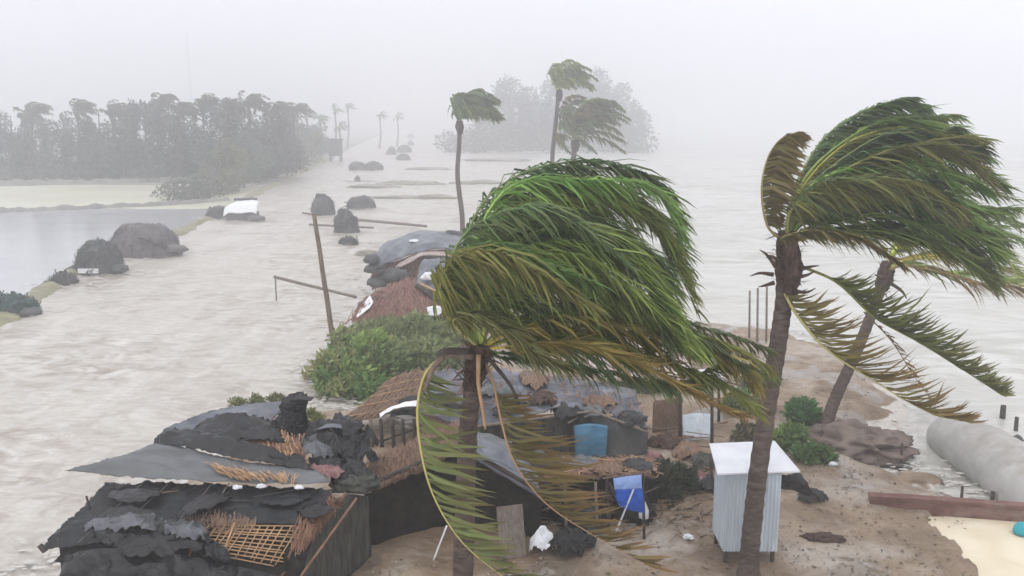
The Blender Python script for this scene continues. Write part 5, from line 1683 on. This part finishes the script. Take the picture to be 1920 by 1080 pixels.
# dark boxy stall at the far end
g = G(628, 303)
k = (g - Vector((0, 0, H))).length / FPX
bx = thing('boxy_stall', g, 'tall dark boxy stall at the end of the tree row by the track', 'stall')
MB().box((-11 * k, 0, 10 * k), (11 * k, 20 * k, 38 * k), Matrix.Translation(g)).build('body', M['far_dark'], bx)
MB().box((-13 * k, -1.5 * k, 38.1 * k), (13 * k, 22 * k, 40.5 * k), Matrix.Translation(g)).build('roof', M['far_dark'], bx)
for sx in (-9, 9):
    for sy in (2, 18):
        pole('leg', g + Vector((sx * k, sy * k, -.2)), g + Vector((sx * k, sy * k, 10 * k)), 1.6 * k, 1.6 * k, 'far_dark', bx, 6, 3)

# ------------------------------------------------------------------ poles and rails
g = G(630, 664, .25)
up_ = thing('utility_pole', g, 'leaning brown wooden pole at the edge of the green shrubs', 'pole')
pole('shaft', g - Vector((0, 0, .3)), P(589, 402, g.y), .12, .085, 'wood_pole', up_, 10, 12)
pole('crosspiece', P(566, 399, g.y), P(603, 404, g.y), .03, .025, 'wood_pole', up_, 6, 4)
rl = thing('broken_fence', G(520, 560), 'sloping fence rail with one thin post left of the leaning pole', 'fence')
pole('rail', P(514, 519, 46), P(668, 557, 44.5), .085, .075, 'wood_grey', rl, 7, 8)
pole('post', G(518, 560) - Vector((0, 0, .2)), P(516, 517, 46), .04, .035, 'wood_grey', rl, 6, 4)
a, b = G(630, 408, .35), G(800, 424, .35)
tag(pole('drift_pole', a, b, .16, .12, 'wood_grey', None, 7, 8), 'long grey pole lying across the shallows behind the ragged mound', 'pole')
a, b = G(580, 421, .2), G(700, 427, .3)
tag(pole('drift_pole', a, b, .11, .09, 'wood_grey', None, 7, 8), 'shorter thin pole under the ragged mound in the shallows', 'pole')
PGRP = 'pale bamboo stakes behind the tallest palm'
for x, t_, b_, wd_ in ((1405, 545, 632, 'leftmost'), (1420, 540, 640, 'middle'), (1437, 535, 640, 'rightmost')):
    g = GL(x, b_)
    tag(pole('bamboo_stake', g - Vector((0, 0, .2)), P(x + 1, t_, g.y), .05, .045, 'wood_grey', None, 6, 4), wd_ + ' of three pale bamboo stakes left of the tallest palm trunk', 'stake', PGRP)
# ------------------------------------------------------------------ shrubs
GS = [(0.085, 0.155, 0.045), (0.12, 0.19, 0.05), (0.06, 0.115, 0.035), (0.15, 0.21, 0.06), (.16, .17, .07)]
GY = [(0.14, 0.17, 0.04), (0.11, 0.14, 0.04), (.18, .17, .07)]


def shrub(px, py, w, h, n, leaf, cols, label, seed, group='shrubs on the sand spit', name='green_shrub'):
    g = GL(px, py)
    cols = [tuple(c_ * (1.75 if seed < 9 else 1.35) for c_ in cc_) for cc_ in cols]
    if seed < 9:
        h *= .78
        w *= 1.1
    r = random.Random(seed)
    root = thing(name, g, label, 'shrub', group)
    mt = MB()
    blobs = []
    for k in range(9):
        a, q = r.random() * 6.28, r.random() ** .5
        p = g + Vector((math.cos(a) * w * q * .75, math.sin(a) * w * q * .6, h * r.uniform(.2, .7) * (1.15 - .75 * q)))
        s = r.uniform(.3, .5)
        blobs.append((p, (w * s * r.uniform(.7, 1.2), w * s, h * s * r.uniform(.5, .85))))
        mt.tube([g, g.lerp(p, .5) + Vector((0, 0, .1)), p], [.035, .02, .01], 5)
    mt.build('stems', M['farbark'], root)
    mc = MB()
    leaf_cloud(mc, blobs, int(n * 1.3), leaf * .8, cols, seed, wind=.8, droop=-.5, elong=2.6)
    mc.build('crown', M['foliage'], root)
    return root


shrub(605, 705, .9, 1.0, 1300, .13, GY + GS, 'yellowish low shrub at the water edge, foot of the leaning pole', 1)
shrub(660, 738, 1.3, 1.5, 2600, .14, GS, 'dark green shrub nearest the woven lean-to roof', 2)
shrub(700, 700, 1.7, 2.0, 3200, .15, GS, 'dense green shrub in the middle of the thicket below the thatch hut', 3)
shrub(665, 668, 1.3, 1.6, 2400, .14, GS, 'green shrub just right of the foot of the leaning pole', 4)
shrub(760, 690, 1.7, 2.0, 3200, .15, [(.11, .14, .06), (.14, .165, .07)], 'dull green shrub between thicket and the bent crown stalks', 5)
shrub(800, 650, 1.8, 2.0, 3000, .16, [(.12, .145, .065), (.15, .17, .08)], 'grassy green shrub in front of the thatch hut right corner', 6)
shrub(725, 640, 1.6, 1.6, 2400, .16, [(.11, .135, .06), (.14, .16, .075)], 'low shrub directly under the eave of the reddish thatch hut', 7)
shrub(845, 620, 1.4, 1.8, 2000, .16, [(.11, .14, .06), (.14, .17, .07)], 'shrub half hidden by the drooping yellow frond', 8)
shrub(1480, 840, .7, .9, 1300, .10, GS, 'bright green shrub behind the white shed, left of the leaning trunk', 9)
shrub(1500, 790, .65, .8, 1300, .11, [(.05, .12, .04), (.06, .14, .05)], 'fresh green shrub between the tallest trunk and the leaning trunk', 10)
shrub(1522, 862, .55, .5, 900, .09, [(.06, .12, .035), (.08, .13, .04)], 'small low shrub under the sand mound of the leaning palm', 11)
shrub(1395, 770, .9, .9, 1500, .11, GS + [(.2, .17, .09)], 'scrubby bush with dry leaves beside the white corrugated shelter', 12)
shrub(1400, 830, .6, .7, 900, .10, [(.05, .06, .03), (.12, .11, .06)], 'dull dry shrub directly behind the white shed roof', 13)
shrub(1415, 720, .8, .7, 1000, .11, [(.07, .10, .04), (.14, .13, .07)], 'pale weedy shrub at the edge of the bare sand behind', 14)
shrub(1255, 912, .75, .75, 1500, .09, [(.018, .03, .018), (.03, .045, .025), (.05, .06, .03)], 'dark tangled shrub right of the hanging blue cloth', 15)
shrub(1235, 940, .5, .6, 900, .09, [(.018, .028, .018), (.03, .04, .025)], 'low dark shrub nearest the post under the blue cloth', 17)
for i, (x, y) in enumerate(((445, 765), (480, 760), (515, 756), (585, 790), (600, 800))):
    shrub(x, y, .32, .42, 260, .08, GY, ['leftmost yellow-green seedling showing over the blue-grey upper tarpaulin', 'middle of three yellow-green seedlings left of the tarpaulin peak', 'yellow-green seedling touching the left side of the tarpaulin peak', 'yellow-green seedling just right of the tarpaulin peak', 'yellow-green seedling farthest right behind the black bundles'][i], 30 + i, group='seedlings behind the tarpaulin roof', name='seedling')

# ------------------------------------------------------------------ pale shed with tilted roof
bs = GL(1406, 1056)
sh = thing('tin_shed', bs, 'narrow pale blue-grey tin shed with a tilted white roof', 'shed')
fl, fr = P(1357, 1034, bs.y), P(1456, 1032, bs.y)
zb, zt = fl.z, P(1357, 886, bs.y).z
x0, x1, y0 = fl.x, fr.x, bs.y
y1 = y0 + 1.05
nw = 7


def corrugated(mb_, a, b, z0, z1, n=30, dep=.012):
    a, b = Vector((a[0], a[1], 0)), Vector((b[0], b[1], 0))
    d = (b - a)
    nrm = Vector((d.y, -d.x, 0)).normalized()
    vv = []
    for i in range(n + 1):
        p = a.lerp(b, i / n) + nrm * (dep * math.sin(i * math.pi * .5))
        vv += [(p.x, p.y, z0), (p.x, p.y, z1)]
        q = p - nrm * .012
        vv += [(q.x, q.y, z0), (q.x, q.y, z1)]
    fs = []
    for i in range(n):
        o_ = i * 4
        fs += [(o_, o_ + 4, o_ + 5, o_ + 1), (o_ + 6, o_ + 2, o_ + 3, o_ + 7), (o_ + 1, o_ + 5, o_ + 7, o_ + 3), (o_ + 4, o_, o_ + 2, o_ + 6)]
    fs += [(0, 1, 3, 2), (n * 4 + 1, n * 4, n * 4 + 2, n * 4 + 3)]
    mb_.add(vv, fs)
    return mb_


xm = x0 + (x1 - x0) * .47
corrugated(MB(), (x0, y0), (xm + .02, y0), zb, zt - .02).build('wall_panel', M['tin'], sh)
corrugated(MB(), (xm, y0 - .02), (x1, y0 - .02), zb + .01, zt - .02).build('wall_panel', M['tin'], sh)
corrugated(MB(), (x1 + .015, y0 + .01), (x1 + .015, y1), zb, zt).build('wall_panel', M['tin'], sh)
corrugated(MB(), (x0 - .015, y1), (x0 - .015, y0 + .01), zb, zt).build('wall_panel', M['tin'], sh)
corrugated(MB(), (x1, y1 + .02), (x0, y1 + .02), zb, zt).build('wall_panel', M['tin'], sh)
rfp = [P(1345, 891, y0 - .12), P(1500, 886, y0 - .12), P(1452, 829, y1 + .35), P(1330, 834, y1 + .35)]
vv = [p + Vector((0, 0, d)) for d in (0, .035) for p in rfp]
MB().add(vv, [(3, 2, 1, 0), (4, 5, 6, 7), (0, 1, 5, 4), (1, 2, 6, 5), (2, 3, 7, 6), (3, 0, 4, 7)]).build('roof', M['tin_white'], sh)
for x in (x0 + .06, x1 - .06):
    for y in (y0 + .08, y1 - .06):
        pole('leg', (x, y, land_z(x, y) - .15), (x, y, zb + .05), .045, .045, 'wood_dark', sh, 6, 3)
MB().box((x0 + .03, y0 + .03, zb - .02), (x1 - .03, y1 - .03, zb + .05)).build('floor', M['wood_dark'], sh)
sheet([PR([(1460, 890, y0 + .1), (1485, 890, y0 + .1), (1500, 882, y0 + .2)]), PR([(1462, 902, y0 + .15), (1492, 905, y0 + .1), (1512, 905, y0 + .2)]), PR([(1458, 916, y0 + .3), (1505, 925, y0 + .2), (1532, 930, y0 + .3)])], 24, 18, .08, 2.2, 91).build('torn_tarpaulin', M['tarp_crumple'], sh, smooth=True)
tag(drape(GL(1522, 934), .4, .28, .2, 92, .2, 5).build('tarpaulin_scrap', M['tarp_crumple'], smooth=True), 'small black scrap of tarpaulin on the sand right of the pale shed', 'scrap')
g = GL(1340, 930)
pole('dark_post', g - Vector((0, 0, .1)), P(1332, 862, g.y), .04, .035, 'wood_dark', None, 6, 4)
tag(bpy.data.objects['dark_post'], 'short dark post left of the pale shed roof', 'post')

# ------------------------------------------------------------------ washing on its posts, blue cloth
g = GL(1208, 1010)
ws = thing('clothes_rack', g, 'rough pole frame beside the dark hut on which blue cloth hangs', 'rack')
yw = g.y
pole('post', g - Vector((0, 0, .1)), P(1206, 888, yw), .035, .03, 'wood_dark', ws, 6, 5)
pole('post', GL(1142, 1000) - Vector((0, 0, .1)), P(1138, 900, yw + .1), .035, .03, 'wood_dark', ws, 6, 5)
pole('rail', P(1130, 897, yw), P(1218, 886, yw), .025, .022, 'wood_pole', ws, 6, 5)
pole('brace', P(1142, 905, yw), P(1162, 945, yw - .1), .04, .03, 'wood_dark', ws, 6, 4)
c1 = sheet([PR([(1150, 897, yw - .06), (1175, 893, yw - .06), (1202, 890, yw - .06)]), PR([(1151, 908, yw - .1), (1176, 906, yw - .12), (1203, 904, yw - .1)]), PR([(1152, 918, yw - .09), (1177, 918, yw - .12), (1204, 916, yw - .09)])], 18, 10, .03, 4, 101)
oc = c1.build('pale_blue_cloth', M['cloth_pale_blue'], smooth=True)
tag(oc, 'pale blue cloth folded over the rail above the bright blue one', 'cloth')
c2 = sheet([PR([(1153, 918, yw - .12), (1180, 918, yw - .13), (1205, 916, yw - .12)]), PR([(1156, 936, yw - .16), (1182, 940, yw - .18), (1207, 940, yw - .16)]), PR([(1160, 950, yw - .15), (1184, 958, yw - .18), (1208, 962, yw - .15)])], 22, 14, .05, 4, 102)
tag(c2.build('blue_cloth', M['cloth_blue'], smooth=True), 'bright blue cloth hanging from the rack beside the dark hut', 'cloth')
pole('leaning_stick', GL(1148, 1002) + Vector((0, -.2, 0)), P(1188, 918, yw - .25), .022, .018, 'plastic_white', None, 6, 4)
tag(bpy.data.objects['leaning_stick'], 'pale stick leaning in front of the bright blue cloth', 'stick')
tag(bundle(GL(1205, 985) + Vector((0, -.1, .35)), (.1, .1, .28), 105, .4, 1.6, 3).build('white_rag', M['plastic_white'], smooth=True), 'narrow white rag hanging under the bright blue cloth', 'rag')
for x, y, mm, lb in ((1232, 868, 'plastic_white', 'white scrap of plastic caught in the dark tangled shrub'), (1562, 872, 'plastic_white', 'small white scrap near the sand mound of the leaning palm'), (1290, 1010, 'plastic_white', 'white scrap lying on wet sand left of the pale shed')):
    tag(bundle(GL(x, y) + Vector((0, 0, .03)), (.09, .06, .05), x, 1.0, 2.2, 3).build('plastic_scrap', M[mm]), lb, 'scrap')
tag(bundle(GL(1542, 1012) + Vector((0, 0, .02)), (.42, .22, .10), 111, .5, 2, 4).build('matting_scrap', M['fibre'], smooth=True), 'flat dark brown scrap of matting in a hollow of the sand', 'scrap')
tag(bundle(GL(1575, 1018) + Vector((0, 0, .03)), (.12, .1, .07), 112, .5, 2, 3).build('husk', M['fibre'], smooth=True), 'small brown husk right of the matting scrap', 'husk')
tag(bundle(GL(1600, 840) + Vector((.1, .3, .0)), (1.35, 1.0, .42), 113, .6, 1.8, 5).build('root_mound', M['stone'], smooth=True), 'dark eroded mound of soil at the foot of the leaning palm', 'mound')
tag(bundle(GL(1715, 910) + Vector((0, 0, .02)), (.7, .5, .28), 114, .35, 1.4, 4).build('sand_boulder', M['sand'], smooth=True), 'sand-coloured boulder just behind the left end of the brown wall', 'boulder')

# ------------------------------------------------------------------ sand-filled tube, wall, yard things
tb = [P(1762, 812, 27.2), P(1810, 832, 25.6), P(1870, 868, 23.8), P(1930, 915, 22.2), P(2010, 985, 20.2)]
tbc = cr(tb, 40)
rad = [.12, .38, .56, .66, .72, .76] + [(.80 + .006 * i) * (1 + (.022 if i % 7 == 3 else 0) + .008 * math.sin(i * 2.3)) for i in range(34)]
m_ = MB()
m_.tube(tbc, rad, 28, wob=.03)
tube_o = m_.build('sand_tube', M['geotextile'], smooth=True)
tag(tube_o, 'huge pale sand-filled tube lying along the shore at the right edge', 'sandbag')
GST = 'dark stakes and posts by the pale tube'
for x, b_, t_, r_, lb in ((1880, 776, 760, .1, 'short thick dark post behind the pale tube, topmost of three'), (1905, 802, 782, .07, 'thin dark post behind the pale tube, tallest of three'), (1690, 866, 832, .035, 'thin crooked stick standing in the swash left of the pale tube'),
                          (1676, 930, 905, .03, 'thin stick just above the left end of the brown wall'), (1803, 932, 912, .04, 'short stake behind the middle of the brown wall'), (1860, 938, 922, .06, 'stubby brown stake behind the wall under the tube')):
    g = G(x, b_, .05)
    tag(pole('stake', g - Vector((0, 0, .3)), P(x + 2, t_, g.y), r_, r_ * .9, 'wood_dark', None, 6, 4, ), lb, 'stake', GST)
tag(bundle(P(1907, 828, 24.6) + Vector((0, 0, .0)), (.16, .16, .18), 121, .3, 2, 3).build('dark_float', M['far_dark'], smooth=True), 'round dark float resting on top of the pale tube', 'float')
bw = thing('low_brown_wall', GL(1780, 955), 'low red-brown wall between the swash and the cream yard', 'wall')
wl0 = [G(1630, 926, .75), G(1760, 934, .75), G(1920, 946, .75), G(2080, 958, .75)]
wc = cr([Vector((p.x, p.y, 0)) for p in wl0], 24)
for nm, z0, z1, hw, mm in (('wall_body', -.2, .68, .10, 'wall_brown'), ('coping', .682, .75, .13, 'wall_brown')):
    vv, fs = [], []
    for i, p in enumerate(wc):
        tt = (wc[min(i + 1, 23)] - wc[max(i - 1, 0)]).normalized()
        s_ = Vector((tt.y, -tt.x, 0))
        if s_.y > 0:
            s_ = -s_
        j = .02 * noise.noise((i * .9, 3, 0))
        for a, z in ((hw, z0), (hw, z1 + j), (-hw, z1 + j), (-hw, z0)):
            vv.append(p + s_ * a + Vector((0, 0, z)))
    for i in range(23):
        for q in range(4):
            fs.append((i * 4 + q, i * 4 + (q + 1) % 4, (i + 1) * 4 + (q + 1) % 4, (i + 1) * 4 + q))
    fs += [(3, 2, 1, 0), (92, 93, 94, 95)]
    MB().add(vv, fs).build(nm, M[mm], bw)
tg = G(1918, 1002, .33)
tag(bundle(tg + Vector((.02, 0, .10)), (.24, .2, .2), 131, .12, 1.2, 3).build('teal_container', M['teal'], smooth=True), 'small teal plastic container on the cream yard at the right edge', 'container')
mb = MB()
for i in range(3200):
    p = GL(rnd.uniform(1000, 1830), rnd.uniform(880, 1110)) if i % 3 else GL(rnd.uniform(1380, 1640), rnd.uniform(680, 900))
    s = rnd.uniform(.012, .06) * (1.6 if i % 17 == 0 else 1)
    mb.add([p + Vector((rnd.uniform(-s, s), rnd.uniform(-s, s), rnd.uniform(0, s * .8))) for _ in range(4)], [(0, 1, 2), (0, 2, 3), (0, 3, 1), (1, 3, 2)],
           rnd.choice([(.35, .25, .2), (.55, .45, .36), (.22, .16, .12), (.45, .35, .28), (.25, .24, .10), (.14, .10, .08)]))
stuff(mb.build('debris', M['rubble']))

# ------------------------------------------------------------------ rain haze: one closed box round everything
m = bpy.data.materials.new('rain_haze')
m.use_nodes = True
N, L = m.node_tree.nodes, m.node_tree.links
N.remove(N['Principled BSDF'])
pv = N.new('ShaderNodeVolumePrincipled')
pv.inputs['Color'].default_value = (0.97, 0.97, 0.985, 1)
pv.inputs['Density'].default_value = 0.0044
pv.inputs['Anisotropy'].default_value = 0.72
L.new(pv.outputs[0], N['Material Output'].inputs['Volume'])
m.cycles.homogeneous_volume = True
mb = MB()
mb.box((-1100, -60, -2.6), (1100, 1400, 56))
hz = mb.build('haze', m)
stuff(hz)
